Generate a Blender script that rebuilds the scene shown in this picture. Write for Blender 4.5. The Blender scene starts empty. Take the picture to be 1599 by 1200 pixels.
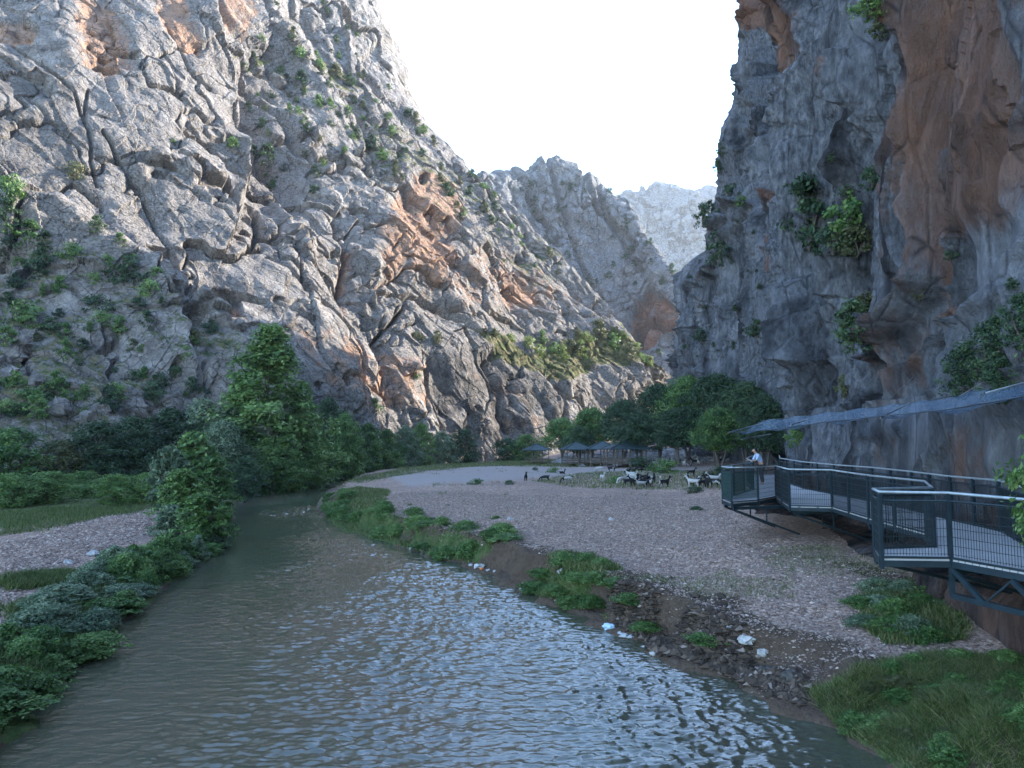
import bpy, math, random, time
import numpy as np
from mathutils import Vector, Matrix
T0 = time.time()
random.seed(7)
RNG = np.random.default_rng(7)
scene = bpy.context.scene
COL = scene.collection
R = math.radians

# ------------------------------------------------------------------ camera
F_PX, CX, CY, HC = 1155.0, 799.5, 600.0, 5.0
TH = math.atan(88.0 / F_PX)
cam_d = bpy.data.cameras.new('camera'); cam = bpy.data.objects.new('camera', cam_d)
COL.objects.link(cam); scene.camera = cam
cam_d.sensor_width = 36; cam_d.lens = F_PX / 1599 * 36
cam_d.clip_start = 0.1; cam_d.clip_end = 9000
cam.location = (0, 0, HC); cam.rotation_euler = (math.pi / 2 + TH, 0, 0)
scene.render.resolution_x = 1024; scene.render.resolution_y = 768
CT, ST = math.cos(TH), math.sin(TH)

def P(u, v, Y):
    """world point on the sight line of a survey pixel, at world depth Y"""
    a = (np.asarray(u, float) - CX) / F_PX; b = (CY - np.asarray(v, float)) / F_PX
    dy = CT - b * ST; dz = ST + b * CT
    k = Y / dy
    return np.stack([a * k, Y + 0 * k, HC + dz * k], -1)

def proj(p):
    x, y, z = p[..., 0], p[..., 1], p[..., 2] - HC
    w = y * CT + z * ST; h = -y * ST + z * CT
    w = np.where(np.abs(w) < .01, .01, w)
    return CX + F_PX * x / w, CY - F_PX * h / w

# ------------------------------------------------------------------ noise
def h32(ix, iy, iz, seed):
    h = (ix.astype(np.uint32) * np.uint32(374761393) + iy.astype(np.uint32) * np.uint32(668265263)
         + iz.astype(np.uint32) * np.uint32(2147483647) + np.uint32((seed * 1442695 + 977) & 0xffffffff))
    h = (h ^ (h >> np.uint32(13))) * np.uint32(1274126177)
    h = (h ^ (h >> np.uint32(16))) * np.uint32(2246822519)
    return h ^ (h >> np.uint32(15))
def rnd(h, k):
    h = (h + np.uint32(k * 7919 + 13)) * np.uint32(2654435761)
    h ^= h >> np.uint32(15); h = h * np.uint32(2246822519); h ^= h >> np.uint32(13)
    return (h >> np.uint32(8)).astype(np.float32) / np.float32(16777216)
def vnoise(p, seed=0, lin=False, box=False):
    p = p.astype(np.float32); i = np.floor(p).astype(np.int64); f = p - i; i &= 0xffffffff
    if box: return rnd(h32(i[:, 0], i[:, 1], i[:, 2], seed), 1) * 2 - 1
    if not lin: f = f * f * f * (f * (f * 6 - 15) + 10)
    out = 0
    for dx in (0, 1):
        wx = f[:, 0] if dx else 1 - f[:, 0]
        for dy in (0, 1):
            wy = f[:, 1] if dy else 1 - f[:, 1]
            for dz in (0, 1):
                wz = f[:, 2] if dz else 1 - f[:, 2]
                out = out + wx * wy * wz * rnd(h32(i[:, 0] + dx, i[:, 1] + dy, i[:, 2] + dz, seed), 1)
    return out * 2 - 1
def fbm(p, octv=4, seed=0, gain=.5):
    s = 0; a = 1; t = 0
    for o in range(octv):
        s = s + a * vnoise(p * (2.03 ** o) + o * 17.3, seed + o * 31); t += a; a *= gain
    return s / t
def ridged(p, octv=4, seed=0):
    s = 0; a = 1; t = 0
    for o in range(octv):
        s = s + a * (1 - 2 * np.abs(vnoise(p * (2.03 ** o) + o * 11.1, seed + o * 31))); t += a; a *= .5
    return s / t
def facet(p, seed=0, off=.5):
    """angular block noise: nearest jittered cell -> tilted plane, plus distance to the joint"""
    p = p.astype(np.float32); i = np.floor(p).astype(np.int64)
    n = len(p); d1 = np.full(n, 9, np.float32); d2 = np.full(n, 9, np.float32); hh = np.zeros(n, np.float32); idr = np.zeros(n, np.float32)
    for dx in (-1, 0, 1):
        for dy in (-1, 0, 1):
            for dz in (-1, 0, 1):
                ix, iy, iz = i[:, 0] + dx, i[:, 1] + dy, i[:, 2] + dz
                h = h32(ix & 0xffffffff, iy & 0xffffffff, iz & 0xffffffff, seed)
                rx = p[:, 0] - ix - rnd(h, 1); ry = p[:, 1] - iy - rnd(h, 2); rz = p[:, 2] - iz - rnd(h, 3)
                d = rx * rx + ry * ry + rz * rz
                near = d < d1
                d2 = np.where(near, d1, np.minimum(d2, d)); d1 = np.where(near, d, d1)
                if near.any():
                    r0 = rnd(h, 4)
                    pl = (rnd(h, 5) - .5) * rx + (rnd(h, 6) - .5) * ry + (rnd(h, 7) - .5) * rz
                    hh = np.where(near, (r0 - .5) * off + pl * 2.4, hh); idr = np.where(near, r0, idr)
    return hh, np.sqrt(d2) - np.sqrt(d1), idr
def rotm(a, b):
    ca, sa, cb, sb = math.cos(a), math.sin(a), math.cos(b), math.sin(b)
    return np.array([[ca, -sa, 0], [sa, ca, 0], [0, 0, 1]]) @ np.array([[1, 0, 0], [0, cb, -sb], [0, sb, cb]])
def joint(q, w, seed, k):
    """planar facets and straight joint steps, like fractured bedding"""
    m = rotm(.5 + .9 * k, .35 - .5 * k); a = (q + w * .11) @ m.T
    h = 1.5 * vnoise(a, seed, lin=True); h = h + .5 * vnoise(a * np.array([1.3, .8, 1.1]) + .37, seed + 1, lin=True)
    b = (q + w * .2) @ rotm(-.4 + .6 * k, .2 + .3 * k).T
    return h * .62 + .30 * vnoise(b * np.array([.8, 1.2, .9]), seed + 2, box=True)
def sstep(a, b, x):
    t = np.clip((x - a) / (b - a), 0, 1); return t * t * (3 - 2 * t)

# ------------------------------------------------------------------ object helpers
def props(o, label=None, cat=None, group=None, kind=None):
    if label: o['label'] = label
    if cat: o['category'] = cat
    if group: o['group'] = group
    if kind: o['kind'] = kind
    return o
def link(name, me, mat=None, parent=None, **k):
    o = bpy.data.objects.new(name, me); COL.objects.link(o)
    if mat is not None and me is not None and len(me.materials) == 0: me.materials.append(mat)
    if parent is not None: o.parent = parent
    return props(o, **k)
def empty(name, loc=(0, 0, 0), rz=0, **k):
    o = bpy.data.objects.new(name, None); COL.objects.link(o); o.location = loc; o.rotation_euler = (0, 0, rz)
    o.empty_display_size = .2
    return props(o, **k)
def copy_tree(o, parent=None):
    c = o.copy(); COL.objects.link(c)
    if parent is not None: c.parent = parent
    for ch in list(o.children): copy_tree(ch, c)
    return c
def mesh(name, V, Fc, smooth=False, attrs=None):
    V = np.asarray(V, np.float32).reshape(-1, 3); Fc = np.asarray(Fc, np.int32); k = Fc.shape[1]
    me = bpy.data.meshes.new(name)
    me.vertices.add(len(V)); me.vertices.foreach_set('co', V.ravel())
    me.loops.add(Fc.size); me.loops.foreach_set('vertex_index', Fc.ravel())
    me.polygons.add(len(Fc)); me.polygons.foreach_set('loop_start', np.arange(0, Fc.size, k, dtype=np.int32))
    me.polygons.foreach_set('use_smooth', np.full(len(Fc), smooth, bool))
    for nm, arr in (attrs or {}).items():
        a = me.attributes.new(nm, 'FLOAT_COLOR', 'POINT')
        c = np.ones((len(V), 4), np.float32); c[:, :arr.shape[1]] = arr
        a.data.foreach_set('color', c.ravel())
    me.update(calc_edges=True)
    return me
def grid_faces(nu, nv, flip=False):
    i = np.arange((nu) * (nv)).reshape(nu, nv)
    f = np.stack([i[:-1, :-1], i[1:, :-1], i[1:, 1:], i[:-1, 1:]], -1).reshape(-1, 4)
    return f[:, ::-1] if flip else f

class MB:
    """collects simple solids into one mesh"""
    def __init__(s): s.V = []; s.F = []
    def add(s, V, Fs):
        b = len(s.V); s.V += [tuple(v) for v in V]; s.F += [tuple(b + i for i in f) for f in Fs]
    def bar(s, a, b, w, h=None, up=(0, 0, 1)):
        h = h or w; a = Vector(a); b = Vector(b); d = (b - a).normalized(); up = Vector(up)
        if abs(d.dot(up)) > .98: up = Vector((0, 1, 0))
        x = d.cross(up).normalized() * w / 2; y = x.normalized().cross(d) * h / 2
        s.add([p + q for p in (a, b) for q in (-x - y, x - y, x + y, -x + y)],
              [(0, 3, 2, 1), (4, 5, 6, 7), (0, 1, 5, 4), (1, 2, 6, 5), (2, 3, 7, 6), (3, 0, 4, 7)])
    def tube(s, pts, rad, n=8, cap=True):
        pts = [Vector(p) for p in pts]; rad = rad if isinstance(rad, (list, tuple)) else [rad] * len(pts)
        V = []; ref = Vector((.31, .17, .93))
        for i, p in enumerate(pts):
            d = (pts[min(i + 1, len(pts) - 1)] - pts[max(i - 1, 0)]).normalized()
            rf = ref if abs(d.dot(ref)) < .9 else Vector((1, 0, 0))
            x = d.cross(rf).normalized(); y = d.cross(x)
            V += [p + (x * math.cos(2 * math.pi * k / n) + y * math.sin(2 * math.pi * k / n)) * rad[i] for k in range(n)]
        Fs = [(i * n + k, i * n + (k + 1) % n, (i + 1) * n + (k + 1) % n, (i + 1) * n + k) for i in range(len(pts) - 1) for k in range(n)]
        if cap: Fs += [tuple(range(n)), tuple(range((len(pts) - 1) * n, len(pts) * n))[::-1]]
        s.add(V, Fs)
    def mesh(s, name, smooth=False):
        me = bpy.data.meshes.new(name); me.from_pydata(s.V, [], s.F); me.update()
        me.polygons.foreach_set('use_smooth', [smooth] * len(me.polygons)); return me
    def build(s, name, mat, parent=None, smooth=False, **k): return link(name, s.mesh(name, smooth), mat, parent, **k)

# ------------------------------------------------------------------ materials
class NT:
    def __init__(s, name):
        s.m = bpy.data.materials.new(name); s.m.use_nodes = True; s.t = s.m.node_tree; s.t.nodes.clear()
        s.out = s.n('ShaderNodeOutputMaterial')
    def n(s, typ, **k):
        nd = s.t.nodes.new(typ)
        for a, v in k.items():
            if a.startswith('i_'):
                key = a[2:].replace('_', ' ')
                nd.inputs[int(key) if key.isdigit() else key].default_value = v
            else: setattr(nd, a, v)
        return nd
    def l(s, a, b): s.t.links.new(a, b)
    def noise(s, vec, scale, detail=6, rough=.6, typ=None, dist=0):
        nd = s.n('ShaderNodeTexNoise', i_Scale=scale, i_Detail=detail, i_Roughness=rough, i_Distortion=dist)
        if vec is not None: s.l(vec, nd.inputs['Vector'])
        return nd.outputs['Fac']
    def ramp(s, fac, stops, interp='LINEAR'):
        nd = s.n('ShaderNodeValToRGB'); cr = nd.color_ramp; cr.interpolation = interp
        while len(cr.elements) < len(stops): cr.elements.new(.5)
        for e, (p, c) in zip(cr.elements, stops):
            e.position = p; e.color = (*c, 1) if len(c) == 3 else c
        s.l(fac, nd.inputs[0]); return nd.outputs[0]
    def mix(s, fac, a, b, mode='MIX'):
        nd = s.n('ShaderNodeMix', data_type='RGBA', blend_type=mode)
        for sock, v in ((nd.inputs[0], fac), (nd.inputs[6], a), (nd.inputs[7], b)):
            if isinstance(v, (int, float)): sock.default_value = v
            elif isinstance(v, tuple): sock.default_value = (*v, 1)
            else: s.l(v, sock)
        return nd.outputs[2]
    def math(s, op, a, b=None, clamp=False):
        nd = s.n('ShaderNodeMath', operation=op, use_clamp=clamp)
        for sock, v in ((nd.inputs[0], a), (nd.inputs[1], b)):
            if v is None: continue
            if isinstance(v, (int, float)): sock.default_value = v
            else: s.l(v, sock)
        return nd.outputs[0]
    def bump(s, h, dist, strength=1, prev=None):
        nd = s.n('ShaderNodeBump', i_Distance=dist, i_Strength=strength); s.l(h, nd.inputs['Height'])
        if prev is not None: s.l(prev, nd.inputs['Normal'])
        return nd.outputs[0]
    def principled(s, col, rough=.8, spec=.3, normal=None, metal=0):
        b = s.n('ShaderNodeBsdfPrincipled', i_Roughness=rough if isinstance(rough, (int, float)) else .5, i_Metallic=metal)
        b.inputs['Specular IOR Level'].default_value = spec
        if isinstance(col, tuple): b.inputs['Base Color'].default_value = (*col, 1)
        else: s.l(col, b.inputs['Base Color'])
        if not isinstance(rough, (int, float)): s.l(rough, b.inputs['Roughness'])
        if normal is not None: s.l(normal, b.inputs['Normal'])
        s.l(b.outputs[0], s.out.inputs[0]); return b
def simple_mat(name, col, rough=.7, var=.25, scale=6, metal=0, spec=.3, bump=.0):
    m = NT(name); tc = m.n('ShaderNodeTexCoord').outputs['Object']
    nz = m.noise(tc, scale, 5)
    c = m.ramp(nz, [(.3, tuple(x * (1 - var) for x in col)), (.7, tuple(min(1, x * (1 + var)) for x in col))])
    m.principled(c, rough, spec, m.bump(nz, bump) if bump else None, metal); return m.m

def rock_material(name, base, dark, light, warm, scale=1.0, stretch=(1, 1, 1), bumpk=1.0, jw=.035):
    m = NT(name); geo = m.n('ShaderNodeNewGeometry'); mp = m.n('ShaderNodeMapping')
    m.l(geo.outputs['Position'], mp.inputs['Vector']); mp.inputs['Scale'].default_value = stretch
    v = mp.outputs[0]
    at = m.n('ShaderNodeAttribute', attribute_name='zones'); sp = m.n('ShaderNodeSeparateColor'); m.l(at.outputs['Color'], sp.inputs[0])
    n1 = m.noise(v, .06 * scale, 5, .6); n2 = m.noise(v, .45 * scale, 7, .68); n3 = m.noise(v, 2.6 * scale, 6, .7)
    c = m.ramp(n2, [(.30, dark), (.47, base), (.62, light), (.8, base)])
    c = m.mix(m.ramp(n1, [(.4, (0, 0, 0)), (.62, (1, 1, 1))]), c, m.ramp(n3, [(.3, dark), (.5, base), (.68, light)]))
    # black lichen / tufa specks
    vo = m.n('ShaderNodeTexVoronoi', feature='DISTANCE_TO_EDGE', i_Scale=.75 * scale); m.l(m.mix(.12, v, m.n('ShaderNodeTexNoise', i_Scale=1.2).outputs['Color']), vo.inputs['Vector'])
    speck = m.ramp(m.noise(v, 1.5 * scale, 4, .75), [(.60, (0, 0, 0)), (.70, (1, 1, 1))])
    c = m.mix(m.math('MULTIPLY', speck, .65), c, tuple(x * .4 for x in dark))
    # rusty zones
    wn = m.noise(v, .5 * scale, 6, .7)
    wc = m.ramp(wn, [(.3, tuple(x * .55 for x in warm)), (.5, warm), (.7, tuple(min(1, x * 1.45) for x in warm))])
    wf = m.math('MULTIPLY', m.ramp(m.math('ADD', sp.outputs[0], m.math('MULTIPLY', m.math('SUBTRACT', m.noise(v, .3 * scale, 6, .7), .5), 2.3)), [(.32, (0, 0, 0)), (.62, (.75, .75, .75)), (1, (1, 1, 1))]), .9)
    c = m.mix(wf, c, wc)
    # thin soil and dry grass lying on ledges
    gn = m.noise(v, .7, 5, .7)
    gc = m.ramp(gn, [(.35, (.05, .07, .022)), (.46, (.10, .115, .045)), (.6, (.23, .19, .10))])
    gf = m.ramp(m.math('ADD', sp.outputs[1], m.math('MULTIPLY', m.math('SUBTRACT', m.noise(v, 1.1, 6, .75), .5), 1.1)), [(.42, (0, 0, 0)), (.6, (1, 1, 1))])
    c = m.mix(gf, c, gc)
    # water stains, darker zones, and painted shade under the deck and in the cave
    c = m.mix(m.math('MULTIPLY', sp.outputs[2], m.ramp(m.noise(v, .35 * scale, 5, .7), [(.35, (0, 0, 0)), (.6, (1, 1, 1))])), c, tuple(x * .6 for x in dark))
    crack_ = vo.outputs['Distance']; crack = m.ramp(vo.outputs['Distance'], [(0, (0, 0, 0)), (.09, (1, 1, 1))])
    wv_ = m.n('ShaderNodeVectorMath', operation='ADD'); m.l(v, wv_.inputs[0]); ns_ = m.n('ShaderNodeTexNoise', i_Scale=.5, i_Detail=4.0); m.l(v, ns_.inputs['Vector']); m.l(ns_.outputs['Color'], wv_.inputs[1])
    v3 = m.n('ShaderNodeTexVoronoi', feature='DISTANCE_TO_EDGE', i_Scale=.42 * scale); m.l(wv_.outputs[0], v3.inputs['Vector'])
    jl = m.math('MULTIPLY', m.ramp(v3.outputs['Distance'], [(0, (1, 1, 1)), (jw, (0, 0, 0))]), m.ramp(m.noise(v, .3 * scale, 3), [(.42, (0, 0, 0)), (.55, (.85, .85, .85))]))
    c = m.mix(jl, c, tuple(x * .45 for x in dark)) if jw > .02 else c; c = m.mix(m.math('MULTIPLY', m.ramp(crack_, [(0, (1, 1, 1)), (.05, (0, 0, 0))]), m.ramp(m.noise(v, .9 * scale, 3), [(.45, (0, 0, 0)), (.6, (.7, .7, .7))])), c, tuple(x * .6 for x in dark))
    b = m.bump(n2, .7 * bumpk, .8); b = m.bump(n3, .45 * bumpk, 1.0, b); b = m.bump(m.noise(v, 8 * scale, 4, .7), .1 * bumpk, .8, b); b = m.bump(crack, .12 * bumpk, .6, b)
    m.principled(c, .92, .15, b); return m.m

M = {}
# (left wall: pale grey limestone; right wall: blue grey with brown overhangs)
M['rock'] = rock_material('limestone_pale', (.235, .212, .195), (.066, .060, .056), (.42, .385, .355), (.40, .235, .15))
M['rock_warm'] = M['rock']
M['rock_far'] = rock_material('limestone_distant', (.24, .235, .235), (.08, .08, .08), (.38, .375, .37), (.36, .16, .09), scale=.6, bumpk=2.6)
M['rock_peak'] = rock_material('limestone_peak', (.25, .25, .255), (.10, .10, .105), (.38, .38, .38), (.42, .28, .2), scale=.25, bumpk=4)
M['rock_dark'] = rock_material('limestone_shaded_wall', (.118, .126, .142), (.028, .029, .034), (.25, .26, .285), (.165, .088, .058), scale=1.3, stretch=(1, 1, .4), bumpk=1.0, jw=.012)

def leaf_mat(name, c0, c1, c2, trans=.35):
    m = NT(name); at = m.n('ShaderNodeAttribute', attribute_name='lv'); sp = m.n('ShaderNodeSeparateColor'); m.l(at.outputs['Color'], sp.inputs[0])
    oi = m.n('ShaderNodeObjectInfo')
    f = m.math('ADD', sp.outputs[0], m.math('MULTIPLY', m.math('SUBTRACT', oi.outputs['Random'], .5), .3))
    c = m.ramp(f, [(.1, c0), (.5, c1), (.95, c2)])
    b = m.n('ShaderNodeBsdfPrincipled', i_Roughness=.5); b.inputs['Specular IOR Level'].default_value = .35; m.l(c, b.inputs['Base Color'])
    t = m.n('ShaderNodeBsdfTranslucent'); m.l(c, t.inputs['Color'])
    x = m.n('ShaderNodeMixShader', i_0=trans); m.l(b.outputs[0], x.inputs[1]); m.l(t.outputs[0], x.inputs[2]); m.l(x.outputs[0], m.out.inputs[0])
    return m.m
M['leaf_green'] = leaf_mat('leaf_fresh_green', (.04, .09, .022), (.11, .205, .05), (.27, .38, .13))
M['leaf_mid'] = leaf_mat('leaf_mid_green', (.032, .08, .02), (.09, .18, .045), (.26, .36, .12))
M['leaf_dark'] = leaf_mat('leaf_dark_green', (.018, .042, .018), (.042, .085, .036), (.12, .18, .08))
M['leaf_blue'] = leaf_mat('leaf_blue_green', (.04, .08, .04), (.13, .19, .105), (.36, .42, .27))
M['leaf_dry'] = leaf_mat('leaf_olive', (.05, .06, .025), (.10, .115, .045), (.20, .19, .09))
M['leaf_yellow'] = leaf_mat('leaf_yellow_green', (.08, .12, .03), (.16, .22, .055), (.30, .34, .11))
M['grass'] = leaf_mat('grass_blades', (.04, .075, .02), (.10, .15, .035), (.30, .28, .13))
M['bark'] = simple_mat('bark_grey', (.12, .10, .085), .9, .4, 8, bump=.02)
M['steel'] = simple_mat('painted_steel_dark_blue', (.016, .03, .038), .45, .25, 5)
M['rail'] = simple_mat('handrail_tube_pale', (.34, .38, .40), .4, .2, 6, metal=.3)
M['wire'] = simple_mat('mesh_wire_dark', (.02, .028, .032), .5, .2, 5)

# ------------------------------------------------------------------ surfaces from surveyed profiles
def cr_weights(n, segs):
    """Catmull-Rom sampling positions: list of (index, t)"""
    idx = []; t = []
    for i, k in enumerate(segs):
        for j in range(k): idx.append(i); t.append(j / k)
    idx.append(n - 2); t.append(1.0)
    return np.array(idx), np.array(t)
def cr_apply(C, idx, t):
    n = len(C); g = lambda k: C[np.clip(k, 0, n - 1)]
    p0, p1, p2, p3 = g(idx - 1), g(idx), g(idx + 1), g(idx + 2)
    t = t.reshape(-1, *([1] * (C.ndim - 1)))
    # tension keeps the folds of the rock from overshooting
    m1 = (p2 - p0) * .4; m2 = (p3 - p1) * .4
    return (2 * t ** 3 - 3 * t ** 2 + 1) * p1 + (t ** 3 - 2 * t ** 2 + t) * m1 + (-2 * t ** 3 + 3 * t ** 2) * p2 + (t ** 3 - t ** 2) * m2
def surface(C, cs, rs):
    i, t = cr_weights(C.shape[0], cs); S = cr_apply(C, i, t)
    i, t = cr_weights(C.shape[1], rs); S = np.swapaxes(cr_apply(np.swapaxes(S, 0, 1), i, t), 0, 1)
    return S
def normals(S):
    du = np.gradient(S, axis=0); dv = np.gradient(S, axis=1)
    n = np.cross(du, dv); n /= np.linalg.norm(n, axis=-1, keepdims=True) + 1e-9
    toC = np.array([0, 0, HC]) - S
    if (n * toC).sum(-1).mean() < 0: n = -n
    return n
def smooth2(A, k):
    for _ in range(k):
        A = A.copy(); A[1:-1] = (A[:-2] + 2 * A[1:-1] + A[2:]) / 4; A[:, 1:-1] = (A[:, :-2] + 2 * A[:, 1:-1] + A[:, 2:]) / 4
    return A
def pdist(u, v, pts):
    """distance to a polyline, signed side (+ left of travel, in image sense)"""
    best = np.full(u.shape, 1e9); side = np.zeros(u.shape)
    for (x0, y0), (x1, y1) in zip(pts[:-1], pts[1:]):
        dx, dy = x1 - x0, y1 - y0; L = dx * dx + dy * dy
        t = np.clip(((u - x0) * dx + (v - y0) * dy) / L, 0, 1)
        d = np.hypot(u - x0 - t * dx, v - y0 - t * dy); s = np.sign(dx * (v - y0) - dy * (u - x0))
        m = d < best; best = np.where(m, d, best); side = np.where(m, s, side)
    return best, side
def inpoly(u, v, pts, soft):
    ins = np.zeros(u.shape, bool); n = len(pts)
    for i in range(n):
        x0, y0 = pts[i]; x1, y1 = pts[(i + 1) % n]
        if y0 == y1: continue
        c = ((y0 > v) != (y1 > v)) & (u < (x1 - x0) * (v - y0) / (y1 - y0) + x0); ins ^= c
    d, _ = pdist(u, v, pts + [pts[0]])
    return sstep(-soft, soft, np.where(ins, d, -d))
WALLS = {}
def raise_wall(name, S, mat, label, cat, blocks, dirs, fine, features=None, zonef=None, warp=6, big=None, ledge=.5, sm=1, off=.5, cw=.13):
    nu, nv, _ = S.shape; N = normals(S); N = smooth2(N, 6); N /= np.linalg.norm(N, axis=-1, keepdims=True)
    p = S.reshape(-1, 3); n = N.reshape(-1, 3)
    A = np.array(dirs, float)                      # rows: axes with stretch
    q = p @ A.T
    w = np.stack([fbm(p / 9, 3, 5), fbm(p / 9, 3, 6), fbm(p / 9, 3, 7)], -1)
    d = np.zeros(len(p))
    if big: d += big[1] * fbm(q / big[0], 4, 11) + big[1] * .6 * ridged(q / (big[0] * .6), 3, 12)
    for k, (sz, amp, crack) in enumerate(blocks):
        qq = q / sz + w * .55
        h, e, _ = facet(qq, 40 + k * 7, off) if k == 0 else (0, 9, 0)
        h = h * .5 + joint(q / sz, w, 40 + k * 7, k)
        mod = .55 + .9 * sstep(-.3, .4, fbm(p / (sz * 4), 2, 60 + k))
        dd = amp * mod * h
        if k < 2 and sm: dd = smooth2(dd.reshape(nu, nv), sm).reshape(-1)
        d += dd - crack * mod * (1 - sstep(0, cw, e))
    d += fine[1] * joint(q / fine[0], w, 90, 1) + fine[1] * .6 * ridged(q / (fine[0] * .5), 3, 91)
    U, V = proj(p)
    wu = U + warp * fbm(p / 6, 4, 21); wv = V + warp * fbm(p / 6, 4, 22)
    zones = np.zeros((len(p), 3))
    if features: d = features(wu, wv, p, d, zones)
    S2 = (p + n * d[:, None]).reshape(nu, nv, 3)
    N2 = normals(S2); up = smooth2(N2, 2)[..., 2].reshape(-1)
    pn = S2.reshape(-1, 3)
    zones[:, 1] += ledge * sstep(.35, .8, up)
    if zonef: zonef(wu, wv, pn, up, zones)
    me = mesh(name, pn, grid_faces(nu, nv), False, {'zones': np.clip(zones, 0, 1)})
    o = link(name, me, mat, None, label=label, cat=cat)
    U, V = proj(pn)
    WALLS[name] = (pn, N2.reshape(-1, 3), U, V, S2)
    return o
def on_wall(name, u, v):
    pn, nn, U, V, _ = WALLS[name]
    d = (U - u) ** 2 + (V - v) ** 2; i = np.where(d < max(d.min() * 4, 9))[0]
    j = i[np.argmin(pn[i, 1])]
    return pn[j], nn[j]
# ================================================================== ROCK WALLS
def table(cols, behind):
    C = []
    for c in cols:
        pts = [P(u, v, Y) for (u, v, Y) in c]
        lst = pts[-1]; pts.append(lst + np.array(behind)); pts.append(lst + np.array(behind) * 2.2 + np.array([0, 0, behind[2] * 1.5]))
        C.append(pts)
    return np.array(C)
L_cols = [
 [(-1500, 1000, 22), (-1500, 600, 34), (-1500, 300, 48), (-1500, 0, 60), (-1500, -250, 80), (-1500, -500, 100)],
 [(-800, 800, 40), (-800, 600, 50), (-800, 380, 66), (-800, 80, 80), (-850, -200, 97), (-900, -480, 120)],
 [(-400, 740, 52), (-400, 600, 62), (-400, 420, 78), (-400, 150, 93), (-430, -120, 110), (-480, -430, 138)],
 [(-80, 722, 62), (-80, 590, 74), (-90, 420, 92), (-90, 170, 106), (-95, -90, 124), (-100, -390, 152)],
 [(130, 716, 73), (130, 600, 84), (130, 470, 98), (140, 260, 112), (150, -30, 130), (160, -310, 162)],
 [(320, 714, 87), (320, 610, 96), (310, 490, 108), (300, 300, 120), (320, 50, 138), (400, -170, 180)],
 [(480, 712, 103), (480, 600, 109), (475, 480, 117), (470, 330, 133), (490, 130, 165), (565, -15, 208)],
 [(620, 710, 119), (620, 610, 123), (610, 500, 130), (600, 380, 142), (600, 230, 172), (632, 135, 208)],
 [(730, 710, 131), (725, 620, 135), (715, 530, 140), (700, 430, 152), (700, 320, 178), (738, 256, 210)],
 [(810, 710, 141), (800, 630, 145), (795, 560, 150), (790, 480, 166), (798, 400, 186), (818, 330, 207)],
 [(880, 708, 149), (875, 640, 152), (870, 585, 156), (870, 530, 169), (880, 470, 186), (903, 425, 203)],
 [(940, 706, 157), (935, 650, 160), (930, 605, 164), (935, 560, 173), (950, 520, 185), (975, 508, 196)],
 [(1000, 704, 167), (1000, 660, 169), (1000, 620, 173), (1010, 600, 178), (1020, 588, 184), (1034, 576, 190)],
 [(1045, 706, 195), (1048, 670, 198), (1052, 645, 202), (1056, 625, 206), (1060, 617, 211), (1064, 612, 216)]]
C = table(L_cols, (8, 45, -22))
C[:, 0, 2] = np.minimum(C[:, 0, 2], 1.0)
base = C[:, :1].copy(); base[:, :, 2] = -3; base[:, :, 0] += 1.5; base[:, :, 1] -= 1.5
C = np.concatenate([base, C], 1)
SL = surface(C, [8, 20, 45, 110, 110, 110, 105, 90, 80, 70, 60, 45, 22], [6, 85, 120, 150, 170, 150, 14, 8])

L_cracks = [  # pts, width px, depth m
 ([(160, 220), (195, 270), (221, 311), (240, 352), (252, 382), (275, 430)], 3, 1.2),
 ([(135, 146), (133, 190), (143, 240), (141, 262), (150, 300)], 3, .8),
 ([(20, 72), (75, 120), (116, 157), (130, 190)], 2.6, 1.0),
 ([(260, 20), (285, 60), (300, 100), (340, 130)], 2.5, .9),
 ([(232, 130), (262, 133), (290, 138)], 2.2, 1.0),
 ([(289, 202), (325, 216), (349, 232), (358, 262), (366, 300), (368, 340)], 4.5, 2.2),
 ([(395, 290), (408, 330), (398, 380)], 4, 1.8),
 ([(290, 470), (330, 462), (370, 470), (410, 478)], 4, 2.2),
 ([(420, 400), (470, 430), (520, 470), (550, 500)], 3, 1.4),
 ([(530, 330), (548, 400), (545, 470), (560, 520)], 4, 1.8),
 ([(560, 500), (572, 540), (570, 590)], 4, 2.0),
 ([(600, 440), (650, 450), (700, 470), (760, 520)], 4, 1.6),
 ([(680, 560), (686, 610), (700, 670)], 4.5, 2.4),
 ([(770, 560), (790, 610), (800, 670)], 4.5, 2.6),
 ([(865, 580), (890, 620), (880, 690)], 4, 2.0),
 ([(505, 245), (560, 262), (620, 300), (640, 320)], 3.2, 2.2),
 ([(385, 60), (400, 120), (440, 170), (470, 220)], 4, 2.5),
 ([(470, 90), (520, 150), (560, 200), (590, 260)], 3, 2.2),
 ([(560, 120), (610, 180), (660, 230), (700, 290)], 3, 2.0),
 ([(445, 330), (470, 380), (480, 450)], 3, 1.4),
 ([(60, 330), (110, 300), (160, 330)], 3, 1.2),
 ([(720, 340), (760, 400), (800, 440), (850, 480)], 3, 1.8),
 ([(640, 470), (600, 520), (610, 600)], 3.5, 1.8)]
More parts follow.
